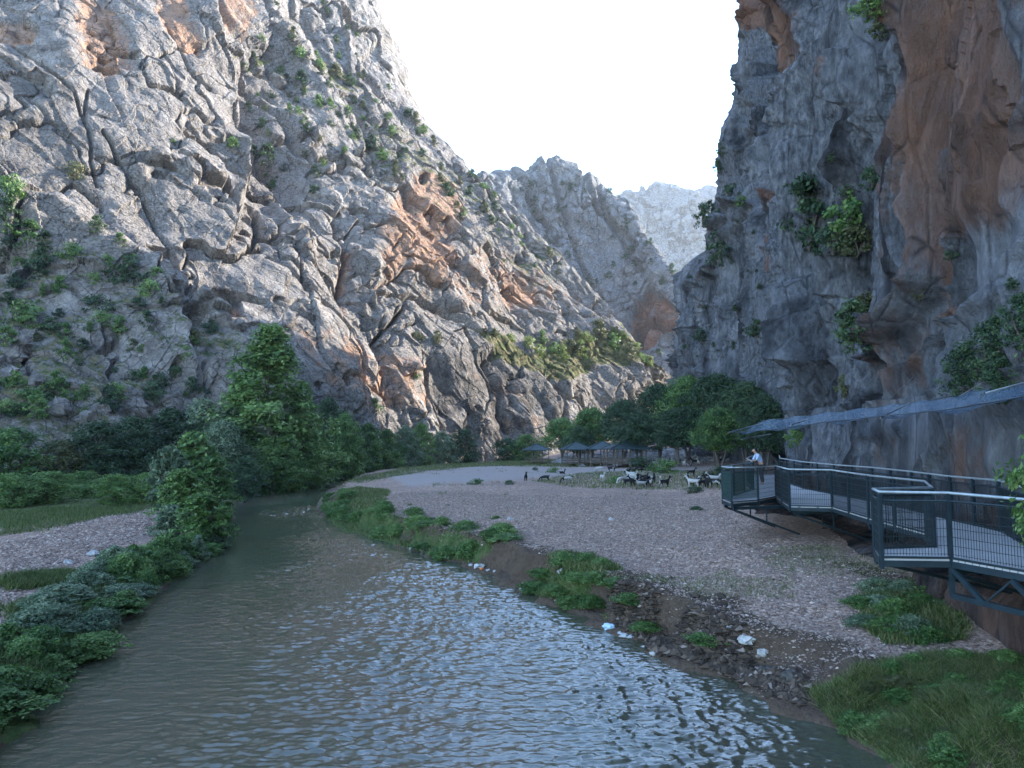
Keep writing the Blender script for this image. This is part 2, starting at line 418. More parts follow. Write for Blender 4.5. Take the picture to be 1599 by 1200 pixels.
L_orange = [
 ([(240, -20), (292, -20), (328, 68), (300, 72), (262, 40)], 1.0, .8, 9),
 ([(118, -20), (165, -20), (205, 60), (212, 105), (170, 120), (132, 110), (120, 50)], 1.0, 1.6, 18),
 ([(-30, 40), (30, 25), (60, 55), (50, 72), (-30, 70)], .9, 1.2, 6),
 ([(330, -10), (400, -20), (405, 20), (390, 55), (360, 50), (350, 20)], .75, .5, 8),
 ([(600, 330), (640, 288), (690, 298), (712, 345), (700, 400), (688, 445), (640, 420), (605, 430)], .95, 1.2, 18),
 ([(278, 468), (372, 474), (375, 500), (300, 500)], 1.0, 2.6, 6),
 ([(540, 380), (560, 375), (556, 470), (540, 470)], .8, .6, 5),
 ([(455, 510), (560, 520), (680, 560), (690, 640), (560, 645), (480, 600)], .62, 0, 25),
 ([(700, 400), (800, 380), (930, 480), (820, 500), (700, 480)], .52, 0, 30),
 ([(740, 560), (800, 580), (860, 690), (780, 690)], .45, 0, 20),
 ([(780, 450), (830, 440), (840, 480), (800, 480)], .4, .8, 10)]
def sdist(u, v, pts): return pdist(u, v, pts)
def feat_L(u, v, p, d, z):
    # the talus apron at bottom left stands in front of the slabs
    ds, sd = sdist(u, v, [(-900, 100), (-200, 180), (0, 282), (90, 352), (150, 388), (210, 432), (262, 466), (330, 520), (400, 580), (430, 660)])
    d = d + np.where(sd > 0, 1, 0) * 4.5 * (1 - sstep(0, 150, ds)) - np.where(sd < 0, 1, 0) * 1.0 * (1 - sstep(0, 14, ds))
    talus = np.where(sd > 0, sstep(0, 40, ds), 0.)
    z[:, 1] += .29 * talus; d0 = d; slab = inpoly(u, v, [(-900, -900), (320, -900), (345, 60), (400, 215), (430, 330), (480, 430), (440, 540), (330, 510), (210, 425), (90, 345), (-900, 90)], 20); d = d * (1 - .35 * slab)
    # right edge of the great slab
    for pts, amp, fade in [([(330, -60), (352, 60), (378, 97), (392, 161), (402, 215), (398, 268), (375, 330)], 4.2, 120),
                           ([(400, 215), (440, 262), (470, 330), (500, 400), (540, 470)], 2.5, 80),
                           ([(560, -60), (600, 60), (560, 100), (520, 60)], 1.5, 60),
                           ([(470, 40), (520, 60), (590, 140), (650, 190), (720, 270), (800, 370), (900, 470), (1010, 560)], 3.0, 60),
                           ([(640, 380), (600, 450), (560, 520), (570, 640)], 1.2, 60)]:
        ds, sd = pdist(u, v, pts); k_ = sstep(-7, 7, sd * ds); amp = amp * (.35 + .65 * sstep(-.2, .3, fbm(p / 14, 2, 501)))
        d = d - (1 - k_) * amp * (1 - sstep(0, fade, ds)) + k_ * amp * .3 * (1 - sstep(0, 25, ds))
    for pts, wpx, dep in L_cracks:
        ds, _ = pdist(u, v, pts); d = d - dep * 1.5 * (1 - sstep(0, wpx * 1.5, ds)) - dep * .3 * (1 - sstep(0, wpx * 6, ds))
    for pts, k, dep, soft in L_orange:
        m = inpoly(u, v, pts, soft); z[:, 0] += k * m * .8; d = d - dep * m
    # caves / holes
    for cx, cy, rx, ry, dep in [(360, 300, 7, 32, 4), (430, 605, 12, 6, 3), (493, 607, 8, 6, 3), (536, 600, 7, 12, 3), (262, 605, 9, 7, 3), (160, 105, 22, 10, 3), (600, 575, 6, 5, 2), (780, 548, 10, 8, 2)]:
        r = np.hypot((u - cx) / rx, (v - cy) / ry); d = d - dep * (1 - sstep(.3, 1.2, r))
    z[:, 2] += .8 * inpoly(u, v, [(685, 545), (760, 540), (880, 590), (890, 700), (700, 700)], 25)
    z[:, 2] += .5 * inpoly(u, v, [(-100, 90), (110, 130), (130, 300), (0, 290), (-100, 260)], 30)
    return d
def zone_L(u, v, p, up, z):
    # grassy shelf above the dark crag, grassy gullies on the upper face
    z[:, 1] += 1.1 * inpoly(u, v, [(740, 505), (790, 525), (840, 545), (880, 530), (940, 520), (975, 515), (1040, 575), (1000, 572), (940, 560), (895, 592), (860, 575), (800, 560)], 8) * (.75 + .25 * sstep(-.1, .3, up))
    ds, _ = pdist(u, v, [(420, 60), (500, 130), (590, 230), (690, 290), (760, 350), (840, 400)])
    z[:, 1] += .34 * (1 - sstep(20, 90, ds)) * sstep(.1, .5, up)
    ds, _ = pdist(u, v, [(380, 80), (470, 100), (540, 120)]); z[:, 1] += .4 * (1 - sstep(0, 16, ds))
tL = np.array([.66, .62, 0]); dL = np.array([.38 * .66, .38 * .62, -.92]); nL = np.cross(tL, [0, 0, 1]); oL = np.cross(dL, nL)
raise_wall('mountain', SL, M['rock'], 'tall pale limestone mountain face with slabs and gullies left of the stream', 'mountain',
           [(19, 3.0, 1.2), (8.5, 1.9, .0), (3.6, .95, 0), (1.6, .45, 0), (.8, .2, 0)], [dL / 1.7, oL, nL * .8], (1.1, .12), feat_L, zone_L, big=(40, 3.6), ledge=.3, sm=0, off=.85, cw=.06)
bpy.data.objects['mountain']['kind'] = 'structure'

def ridge_table(sil, Y0, back, base_v=720, rows=5, dy=None):
    C = []
    for (u, v, Y) in sil:
        c = []
        for k in range(rows + 1):
            t = k / rows
            c.append((u + (0 if k == rows else 0), base_v + (v - base_v) * t, Y - back * (1 - t) ** 1.3))
        C.append(c)
    return C
sil2 = [(u, v + 15, Y) for u, v, Y in [(560, 262, 300), (680, 262, 305), (745, 266, 315), (790, 266, 330), (822, 254, 345), (880, 252, 350), (932, 280, 350), (975, 312, 345), (1010, 365, 335), (1050, 420, 322), (1066, 470, 312), (1085, 560, 305), (1130, 700, 320)]]
C = table(ridge_table(sil2, 330, 85), (0, 60, -30))
S2_ = surface(C, [20, 30, 45, 50, 60, 60, 60, 60, 60, 55, 30, 10], [30, 50, 60, 70, 70, 10, 6])
def feat_2(u, v, p, d, z):
    m = inpoly(u, v, [(978, 515), (988, 478), (1015, 447), (1030, 462), (1052, 480), (1062, 515), (1035, 528), (1010, 545), (985, 530)], 5)
    z[:, 0] += .78 * m; d = d - 7 * m
    m2 = inpoly(u, v, [(985, 520), (992, 490), (1020, 478), (1045, 492), (1030, 505), (1008, 510), (996, 530)], 3); d = d - 13 * m2; z[:, 2] += .6 * m2  # cave hollow also darkened in colour: its shade is painted in
    d = d + 5 * inpoly(u, v, [(1000, 505), (1050, 500), (1060, 530), (1010, 540)], 4) + 2.5 * ridged(p / 5, 3, 77) * m
    for pts in ([(850, 260), (870, 330), (900, 400), (930, 470)], [(930, 300), (960, 360), (1000, 420)], [(800, 280), (830, 340), (870, 390)], [(900, 270), (930, 330), (990, 380)]):
        ds, _ = pdist(u, v, pts); d = d - 4 * (1 - sstep(0, 7, ds))
    return d
raise_wall('mountain_shoulder', S2_, M['rock_far'], 'rounded grey rock shoulder with a rusty red cave behind the left face', 'mountain',
           [(26, 5.0, 2.0), (11, 3.2, .8), (5, 1.8, 0), (2.4, .8, 0)], [dL / 1.5, oL, nL], (2.4, .4), feat_2, None, warp=4, big=(60, 6), ledge=.3, sm=0, off=.8, cw=.07)
bpy.data.objects['mountain_shoulder']['kind'] = 'structure'

sil3 = [(860, 330, 800), (930, 318, 820), (975, 308, 840), (1010, 296, 850), (1035, 289, 860), (1065, 300, 850), (1084, 301, 840), (1100, 294, 850), (1150, 300, 860), (1230, 330, 860)]
C = table(ridge_table(sil3, 850, 200), (0, 100, -60))
S3_ = surface(C, [20, 40, 50, 50, 50, 40, 40, 40, 20], [20, 30, 60, 80, 90, 8, 6])
raise_wall('mountain_peak', S3_, M['rock_peak'], 'farthest pale bluish peak seen through the gap of the gorge', 'mountain',
           [(60, 9, 5), (25, 4, 3), (10, 1.6, 1.2), (5, .8, .6)], [dL / 1.6, oL, nL], (5, 1.2), None, None, warp=2, big=(160, 8), ledge=.25)
bpy.data.objects['mountain_peak']['kind'] = 'structure'

# ---- right wall (plan outline of its foot, and how far it leans back with height)
zs = np.array([-2, 1.5, 2.8, 4.5, 8, 13, 19, 27, 37, 50, 64, 84, 104., 122])
R_plan = [(13.5, -30), (12.6, -8), (12.4, 4), (12.2, 11), (12.1, 17), (12.6, 22), (13.5, 28), (14.6, 36), (16.7, 45), (23.5, 54), (29.5, 72), (30.0, 98), (27.9, 130), (42, 152), (90, 178), (190, 225), (420, 300)]  # outer points lie out of view, extended so the wall blocks the sun
lean_near = np.interp(zs, [-2, 1.5, 2.8, 4.5, 20, 40, 70, 112, 165], [-3.2, -2.6, -.2, .1, .9, 2.2, 4.5, 8, 22])
lean_far = np.interp(zs, [-2, 15, 28, 36, 50, 57, 64, 76, 84, 112, 165], [-.8, -.3, .8, 2.4, 7.2, 9.7, 11, 12.8, 14.8, 22, 37])
C = []
for i, (x, y) in enumerate(R_plan):
    t = sstep(7.5, 10.5, i); ln = np.where(lean_near < 0, lean_near * (.55 if y < 21 else 1), lean_near) * (1 - t) + lean_far * t
    fl = .25 if i < 8 else .12
    C.append([[x + l, y + max(0, l) * fl, z] for l, z in zip(ln, zs)] + [[x + ln[-1] + 25, y + 8, 128], [x + ln[-1] + 60, y + 10, 118]])
C = np.array(C)
SR = surface(C, [6, 8, 10, 26, 70, 80, 90, 90, 80, 70, 70, 60, 36, 12, 8, 6], [12, 16, 26, 46, 64, 76, 86, 86, 80, 70, 55, 30, 10, 5, 3])
R_orange = [([(1425, -60), (1640, -60), (1640, 330), (1560, 350), (1500, 372), (1430, 410), (1420, 330), (1418, 240), (1432, 120)], .80, .7, 40),
            ([(1235, -30), (1262, -30), (1268, 60), (1262, 130), (1268, 190), (1250, 200), (1240, 110)], 1.0, .9, 9),
            ([(1205, 300), (1222, 300), (1228, 430), (1216, 440), (1205, 360)], 1.2, .8, 5),
            ([(1178, -30), (1215, -30), (1212, 45), (1180, 55)], 1.1, .6, 6),
            ([(1318, 90), (1345, 90), (1345, 145), (1322, 140)], .9, .4, 5),
            ([(1330, 690), (1599, 650), (1599, 760), (1330, 740)], .35, .0, 20)]
def feat_R(u, v, p, d, z):
    for pts, k, dep, soft in R_orange:
        m = inpoly(u, v, pts, soft); z[:, 0] += k * m * .85; d = d - dep * m
    for pts, wpx, dep in [([(1262, -20), (1275, 80), (1262, 190), (1268, 330), (1262, 430), (1280, 560)], 5, 1.4),
                          ([(1232, -20), (1225, 150), (1228, 300), (1226, 480), (1215, 690)], 6, 1.6),
                          ([(1205, 300), (1200, 180), (1195, 60)], 5, 1.4),
                          ([(1345, 80), (1352, 180), (1330, 260), (1318, 350), (1310, 460)], 6, 1.0),
                          ([(1412, -20), (1415, 150), (1412, 300), (1418, 430), (1380, 520), (1340, 560)], 6, 1.0),
                          ([(1355, 620), (1420, 520), (1480, 450)], 6, .5),
                          ([(1290, 150), (1330, 145), (1350, 160)], 4, .4),
                          ([(1100, 350), (1140, 330), (1190, 320)], 6, 2.2), ([(1080, 450), (1130, 400), (1180, 330)], 5, 1.6),
                          ([(1480, 640), (1500, 560), (1560, 500)], 6, .5), ([(1230, 600), (1290, 560), (1300, 480)], 5, .6)]:
        ds, _ = pdist(u, v, pts); d = d - dep * (1 - sstep(0, wpx * 1.3, ds)) - dep * .3 * (1 - sstep(0, wpx * 5, ds))
    ds, sd = pdist(u, v, [(1420, 410), (1500, 375), (1560, 352), (1640, 300)])
    q_ = p * np.array([1, 1, .13]); d = d + (2.5 * ridged(q_ / 8.5, 2, 520) + .8 * ridged(q_ / 3.0, 2, 521)) * (.22 + .78 * sstep(20, 62, p[:, 1]))
    q_ = p * np.array([1, 1, .6]); pit = sstep(.42, .7, vnoise(q_ * .9, 530)) + sstep(.5, .75, vnoise(q_ * 2.2, 531)) * .5; d = d - .45 * pit
    sc = .45 + .55 * sstep(20, 62, p[:, 1]); q_ = p * np.array([1, 1, .10]) + .12 * fbm(p / 3, 2, 540)[:, None]
    d = d + sc * (2.6 * vnoise(q_ / 6.5, 541, lin=True) + 1.2 * vnoise(q_ / 2.8 + .3, 542, lin=True) + .5 * vnoise(q_ / 1.1, 543, lin=True))
    for pts, am, fd in [([(1205, -60), (1200, 200), (1196, 330), (1215, 560), (1212, 700)], 1.6, 60), ([(1265, -60), (1272, 180), (1268, 420), (1285, 560), (1270, 680)], 1.1, 70), ([(1345, -60), (1350, 150), (1322, 300), (1312, 460), (1340, 620)], .9, 70), ([(1418, -60), (1414, 300), (1420, 430), (1375, 540), (1400, 660)], .8, 90), ([(1500, 380), (1480, 500), (1500, 640)], .6, 60)]:
        ds, sd = pdist(u, v, pts); k_ = sstep(-5, 5, sd * ds); d = d + am * ((1 - k_) * (1 - sstep(0, fd, ds)) - k_ * .8 * (1 - sstep(0, fd * .5, ds)))
    z[:, 2] += .95 * sstep(.05, .4, fbm(p * np.array([.55, .55, .06]), 3, 550)); z[:, 0] += (.48 * sstep(.12, .4, fbm(p * np.array([.17, .17, .035]) + 3.3, 3, 551))) * sstep(1170, 1230, u) * sstep(700, 560, v)
    # rotten brown rock under the walkway, with the deck's shade painted dark into it
    low = 1 - sstep(2.0, 3.4, p[:, 2] + 0 * u); near = 1 - sstep(40, 50, p[:, 1])
    z[:, 0] += .7 * low * near; z[:, 2] += 1.2 * low * near
    near_k = sstep(60, 14, p[:, 1])
    dk = (p[:, 2] > 2.3) & (p[:, 2] < 6.5) & (p[:, 1] < 46); d = np.where(dk, np.minimum(d - .85, .1), d); d = np.where((p[:, 2] <= 2.3) & (p[:, 1] < 46), np.minimum(d, .35), d)
    return d * (1 - .35 * (1 - sstep(14, 60, p[:, 1])))
def zone_R(u, v, p, up, z):
    z[:, 1] *= .5
    k = sstep(1.7, 2.6, p[:, 2]) * (1 - sstep(5.2, 7.5, p[:, 2])) * (p[:, 1] < 47) * (p[:, 1] > -20)
    lim = np.interp(p[:, 1], [0, 5, 8.8, 12, 14.2, 17, 22, 28, 32, 38, 45], [12, 11.9, 11.4, 10.9, 10.9, 11.9, 12.5, 13.0, 13.3, 14.4, 16.7])
    k2 = (1 - sstep(1.7, 2.6, p[:, 2])) * (p[:, 1] < 47) * (p[:, 1] > -20); l2 = np.interp(p[:, 1], [0, 12, 20, 28, 38, 46], [9.9, 9.7, 9.9, 9.9, 11.5, 14]); p[:, 0] += k2 * np.maximum(0, l2 - p[:, 0] + .3 * vnoise(p / 1.3, 613, lin=True))
    p[:, 0] += k * np.maximum(0, lim - p[:, 0] + .25 * (vnoise(p / 1.1, 611, lin=True) + .4 * vnoise(p / .4, 612, lin=True)))
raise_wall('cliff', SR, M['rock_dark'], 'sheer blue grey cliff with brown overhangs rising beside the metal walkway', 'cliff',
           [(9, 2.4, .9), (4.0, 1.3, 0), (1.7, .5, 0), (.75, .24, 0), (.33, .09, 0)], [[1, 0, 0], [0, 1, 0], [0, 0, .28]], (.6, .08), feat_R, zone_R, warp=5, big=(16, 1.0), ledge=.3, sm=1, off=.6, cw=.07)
bpy.data.objects['cliff']['kind'] = 'structure'
print('walls %.1fs' % (time.time() - T0))
# ================================================================== RIVER AND GROUND
YB = [-30, 0, 6, 11.9, 16.4, 21.2, 28.6, 35.6, 48, 62, 72, 84, 96, 110, 128, 150, 175, 230, 400]
XLB = [-9, -8, -8, -8.2, -9.2, -10.8, -12.4, -13.4, -18, -23, -25.4, -26.5, -27, -24, -12, 2, 16, 50, 120]
YR = [-30, 0, 6, 11.3, 13.7, 15.3, 17.1, 19.8, 24.4, 29.3, 34.6, 42.1, 54, 70, 82, 90, 98, 110, 128, 150, 175, 230, 400]
XRB = [14, 10, 8.0, 5.9, 5.3, 4.65, 3.6, 2.6, .64, -1.5, -4.8, -9.5, -14, -17.2, -18.6, -19.0, -19.0, -16, -4, 9, 22, 56, 126]
def bankx(y):
    s = .25 * np.sin(y * 1.3) + .18 * np.sin(y * 3.1 + 1)
    return np.interp(y, YB, XLB) - s * .6, np.interp(y, YR, XRB) + .22 * np.sin(y * 2.1) + .13 * np.sin(y * 4.7 + 2)
def ground_parts(x, y):
    x = np.asarray(x, float); y = np.asarray(y, float)
    xl, xr = bankx(y); k = .87
    dr = (x - xr) * k; dl = (xl - x) * k
    pp = np.stack([x, y, 0 * x], -1).reshape(-1, 3)
    n1 = fbm(pp / 5.5, 3, 301).reshape(x.shape); n2 = fbm(pp / .9, 3, 302).reshape(x.shape); n3 = fbm(pp / .22, 2, 303).reshape(x.shape)
    return xl, xr, dr, dl, n1, n2, n3
def ground_z(x, y):
    xl, xr, dr, dl, n1, n2, n3 = ground_parts(x, y)
    far = sstep(30, 110, y)
    # right: shallow shelf, cut bank, then the gravel flat
    cut = sstep(14, 20, y) * (1 - sstep(30, 60, y))
    e = dr + n2 * .28 + n1 * .15
    zr = .06 + .10 * sstep(-.2, .5, e) + (.62 + .32 * cut) * sstep(.45, .85 + .8 * (1 - cut), e) + .42 * sstep(1.2, 9, e) + .12 * n1 * sstep(1, 4, e) + far * .35
    zr = zr + .5 * sstep(9, 15, x) * (y < 60)
    zl = .04 + .45 * sstep(-.1, 1.1, dl + n2 * .3) + .45 * sstep(1, 4.5, dl) + .15 * n1 + far * .3 + .9 * sstep(10, 30, dl) + 3.5 * sstep(22, 60, dl) * (1 - far * .5)
    bed = -.55
    z = np.where(dr > -.6, bed + (zr - bed) * sstep(-.6, .12, dr), np.where(dl > -.6, bed + (zl - bed) * sstep(-.6, .12, dl), bed))
    dry = np.maximum(sstep(.3, 1, dr), sstep(.3, 1, dl))
    z = z + dry * (.035 * n2 + .016 * n3 * (y < 60)) + .14 * n2 * sstep(.2, .7, dr) * (1 - sstep(1.2, 2.2, dr)) * (y < 60)
    # the slope under the trees at the foot of the right wall, scree at far right
    z = z + np.where(dr > 0, 1, 0) * (3.2 * sstep(100, 150, y) * sstep(-5, 25, x) + .8 * sstep(60, 95, y) * sstep(8, 24, x))
    z = z + 8 * sstep(140, 320, y) + 60 * sstep(320, 900, y)
    return z
def axis(segs):
    out = []
    for a, b, st in segs: out += list(np.arange(a, b, st))
    return np.array(out + [segs[-1][1]])
ys = axis([(-80, -10, 5), (-10, 4, 1), (4, 30, .085), (30, 60, .16), (60, 120, .34), (120, 200, 1.2), (200, 400, 8), (400, 1000, 40), (1000, 4000, 300)])
xs = axis([(-4000, -600, 300), (-600, -100, 25), (-100, -45, 1.5), (-45, -20, .3), (-20, 14, .11), (14, 45, .35), (45, 100, 2), (100, 600, 25), (600, 4000, 300)])
X, Yg = np.meshgrid(xs, ys, indexing='ij')
Z = ground_z(X.ravel(), Yg.ravel()).reshape(X.shape)
Gp = np.stack([X, Yg, Z], -1).reshape(-1, 3)
xl, xr, dr, dl, n1, n2, n3 = ground_parts(Gp[:, 0], Gp[:, 1])
gx, gy = Gp[:, 0], Gp[:, 1]
GU, GV = proj(Gp)
wn = 10 * fbm(Gp / 1.7, 3, 77)
def gz_poly(pts, soft): return inpoly(GU + wn * 1.2, GV + wn * .5, pts, soft)
zz = np.zeros((len(Gp), 3))          # r: grass cover, g: wet mud and painted deck shade, b: pale path
zz[:, 0] = .9 * sstep(2.2, .6, dl) * (dl > 0) + .75 * sstep(1.6, .9, np.abs(dr - 1.4 - .5 * n1)) * sstep(30, 36, gy) * (dr > 0) * (1 - sstep(60, 90, gy)) * .8
grass_px = [[(1260, 1075), (1330, 1045), (1480, 1020), (1620, 1020), (1620, 1230), (1430, 1230), (1300, 1130)],
            [(1330, 930), (1420, 905), (1500, 925), (1500, 1000), (1420, 1010), (1350, 985)],
            [(500, 790), (560, 760), (610, 765), (590, 800), (790, 850), (740, 880), (600, 850), (520, 830)],
            [(820, 905), (930, 865), (970, 890), (900, 950)],
            [(430, 752), (570, 744), (700, 722), (860, 716), (860, 724), (740, 729), (640, 741), (560, 756)],
            [(740, 722), (900, 716), (960, 726), (900, 730), (780, 728)],
            [(830, 752), (930, 735), (1140, 735), (1150, 770), (1000, 765), (900, 762)],
            [(-50, 790), (250, 780), (200, 800), (0, 830), (-50, 835)], [(-50, 730), (350, 725), (330, 785), (-50, 800)],
            [(-50, 905), (120, 895), (90, 915), (-50, 930)], [(930, 905), (1130, 900), (1250, 915), (1240, 935), (1080, 925), (940, 922)], [(1180, 860), (1280, 850), (1330, 870), (1480, 900), (1300, 905), (1200, 885)]]
for k, g in enumerate(grass_px): zz[:, 0] = np.maximum(zz[:, 0], gz_poly(g, 8 if k < 4 else 5) * [.85, .8, .9, .8, .8, .6, .36, .7, .9, .5, .34, .36][k])
zz[:, 0] = np.maximum(zz[:, 0], .22 * sstep(.1, .5, n1) * (gy > 20))
zz[:, 0] = np.maximum(zz[:, 0], .8 * sstep(115, 150, gy) * 1)
gn_ = fbm(Gp / 2.3, 4, 79); zz[:, 0] *= np.where(dr > 0, .55 + .45 * sstep(-.25, .35, gn_), 1)
zz[:, 1] = sstep(2.6, 1.2, dr + .4 * n1) * (dr > -1) * (1 - .4 * sstep(35, 60, gy)) + sstep(.9, 0, dl) * (dl > -1)
zz[:, 2] = np.maximum(gz_poly([(600, 742), (760, 727), (960, 730), (1000, 737), (860, 745), (640, 760)], 4), .7 * gz_poly([(930, 735), (1150, 725), (1150, 733), (960, 744)], 4))
zz[:, 1] = np.maximum(zz[:, 1], .8 * gz_poly([(1150, 850), (1360, 880), (1640, 960), (1640, 1015), (1480, 950), (1300, 885), (1180, 860)], 10))  # soil darkened below the walkway: deck shade painted into the ground colour
def ground_mat():
    m = NT('gravel_ground'); g = m.n('ShaderNodeNewGeometry').outputs['Position']
    at = m.n('ShaderNodeAttribute', attribute_name='zones'); sp = m.n('ShaderNodeSeparateColor'); m.l(at.outputs['Color'], sp.inputs[0])
    v1 = m.n('ShaderNodeTexVoronoi', i_Scale=9.0); m.l(g, v1.inputs['Vector'])
    v2 = m.n('ShaderNodeTexVoronoi', i_Scale=22.0); m.l(g, v2.inputs['Vector'])
    nb = m.noise(g, .25, 5, .6); nf = m.noise(g, 5, 6, .75)
    hs = m.n('ShaderNodeSeparateColor'); m.l(v1.outputs['Color'], hs.inputs[0])
    st = m.ramp(hs.outputs[0], [(0, (.135, .086, .062)), (.35, (.32, .205, .155)), (.7, (.49, .34, .262)), (1, (.68, .53, .43))])
    h2 = m.n('ShaderNodeSeparateColor'); m.l(v2.outputs['Color'], h2.inputs[0])
    s2 = m.ramp(h2.outputs[1], [(0, (.14, .09, .066)), (.5, (.32, .205, .155)), (1, (.53, .385, .305))])
    c = m.mix(m.ramp(nf, [(.42, (0, 0, 0)), (.58, (1, 1, 1))]), st, s2)
    c = m.mix(m.math('MULTIPLY', m.ramp(nb, [(.42, (0, 0, 0)), (.62, (1, 1, 1))]), .55), c, (.24, .18, .155))
    path = m.mix(nf, (.30, .255, .23), (.40, .35, .32)); c = m.mix(m.math('MULTIPLY', sp.outputs[2], .85), c, path)
    mud = m.mix(m.noise(g, 2.5, 5, .7), (.022, .015, .010), (.11, .075, .05))  # bank mud colour, also used for the painted shade below the walkway
    mf = m.ramp(m.math('ADD', sp.outputs[1], m.math('MULTIPLY', m.math('SUBTRACT', nf, .5), .9)), [(.4, (0, 0, 0)), (.65, (1, 1, 1))]); c = m.mix(m.math('MULTIPLY', mf, .9), c, mud)
    gr = m.ramp(m.noise(g, 3, 5, .7), [(.3, (.03, .055, .015)), (.5, (.065, .10, .03)), (.7, (.13, .13, .055))])
    gf = m.ramp(m.math('ADD', sp.outputs[0], m.math('MULTIPLY', m.math('SUBTRACT', m.noise(g, 2.2, 6, .75), .5), 1.2)), [(.45, (0, 0, 0)), (.62, (1, 1, 1))])
    c = m.mix(m.math('MULTIPLY', gf, .92), c, gr)
    b = m.bump(v1.outputs['Distance'], -.035, .9); b = m.bump(v2.outputs['Distance'], -.015, .9, b); b = m.bump(nf, .06, .7, b)
    m.principled(c, .93, .12, b); return m.m
me = mesh('ground', Gp, grid_faces(*X.shape), True, {'zones': np.clip(zz, 0, 1)})
link('ground', me, ground_mat(), kind='structure', label='gravel and earth floor of the gorge with grassy banks', cat='ground')
def gz(x, y): return float(ground_z(np.array([x]), np.array([y]))[0])
def at_ground(u, v):
    """where the sight line of a survey pixel meets the ground"""
    ys_ = np.geomspace(4, 400, 1400); q = P(np.full(1400, u), np.full(1400, v), ys_); h = ground_z(q[:, 0], q[:, 1])
    i = np.where(q[:, 2] < np.maximum(h, 0))[0]; i = i[0] if len(i) else 1399
    return Vector((q[i, 0], q[i, 1], max(h[i], 0)))

# water: real ripples, finer towards the camera
wy = np.concatenate([np.arange(-20, 6, 1), np.geomspace(6, 130, 1150), np.arange(132, 260, 4)])
NX = 420
tt = np.linspace(0, 1, NX)
XL, XR = bankx(wy); XL = XL - .9; XR = XR + .9
WX = XL[None, :] + (XR - XL)[None, :] * tt[:, None]; WY = np.broadcast_to(wy, WX.shape)
q = np.stack([WX.ravel(), WY.ravel(), np.zeros(WX.size)], -1)
fl = np.array([[.86, .5, 0], [-.5, .86, 0], [0, 0, 1]])      # flow frame
qa = q @ fl.T
amp = (1.35 + .8 * sstep(30, 50, q[:, 1])) * (.30 + .70 * sstep(-.45, .35, fbm(q / np.array([3.2, 9, 1]) + 3.1, 3, 401)))
left_calm = sstep(.18, .50, (WX - XL[None, :]).ravel() / np.repeat((XR - XL)[None, :], NX, 0).ravel() + .10 * fbm(q / 4, 2, 402))
amp = amp * (.22 + .78 * left_calm)
nearb = sstep(0, 1.3, (XR[None, :] - WX).ravel() - .9); amp *= .35 + .65 * nearb
w1 = ridged(q * np.array([2.2, 5.0, 1]) + .6 * np.stack([fbm(q / 1.5, 2, 410)] * 3, -1), 2, 403); w2 = fbm(q * np.array([4.6, 9.0, 1]) + .4, 2, 404); w3 = fbm(q * np.array([8, 13, 1]), 2, 405)
hz = amp * (.030 * w1 + .030 * w2 + .012 * w3)
hz += .05 * np.exp(-((q[:, 1] - 84 - .25 * (q[:, 0] + 22)) / 1.6) ** 2) * (ridged(q * 1.2, 2, 406) + .6)   # small riffle upstream
q[:, 2] = hz
m = NT('stream_water'); g = m.n('ShaderNodeNewGeometry').outputs['Position']
mp = m.n('ShaderNodeMapping'); m.l(g, mp.inputs['Vector']); mp.inputs['Scale'].default_value = (1, 1.7, 1)
cc = m.ramp(m.noise(g, .22, 3, .5), [(.35, (.085, .074, .048)), (.65, (.060, .070, .046))])
b = m.bump(m.noise(mp.outputs[0], 7, 4, .55), .014, .8)
pb = m.principled(cc, .015, .5, b); pb.inputs['IOR'].default_value = 1.7
me = mesh('stream_water', q, grid_faces(*WX.shape), True)
link('stream_water', me, m.m, kind='structure', label='rippled murky green stream flowing towards the viewer', cat='water')
print('ground %.1fs' % (time.time() - T0))
# ================================================================== PLANTS
def leaves_mesh(name, Cn, size, outward, seed, cl=None, up=.35, aspect=.55, droop=0.):
    """Cn: leaf centres (n,3); outward: (n,3) preferred normals; each leaf is a folded diamond"""
    r = np.random.default_rng(seed); n = len(Cn)
    nn = outward * .7 + r.normal(0, .55, (n, 3)); nn[:, 2] += up; nn /= np.linalg.norm(nn, axis=1, keepdims=True) + 1e-9
    t = r.normal(0, 1, (n, 3)); t[:, 2] -= droop; t -= nn * (t * nn).sum(1, keepdims=True); t /= np.linalg.norm(t, axis=1, keepdims=True) + 1e-9
    b = np.cross(nn, t); s = (size * r.uniform(.6, 1.35, n))[:, None]
    a0 = Cn - t * s * .5; a2 = Cn + t * s * .5 - nn * s * .12; a1 = Cn + b * s * aspect * .5 - nn * s * .08 - t * s * .05; a3 = Cn - b * s * aspect * .5 - nn * s * .08 - t * s * .05
    V = np.stack([a0, a1, a2, a3], 1).reshape(-1, 3); i = np.arange(n * 4).reshape(n, 4)
    lv = r.uniform(.1, .9, n) * .6 + (cl if cl is not None else .5) * .4
    return mesh(name, V, i, False, {'lv': np.repeat(lv, 4)[:, None] * np.ones(3)})
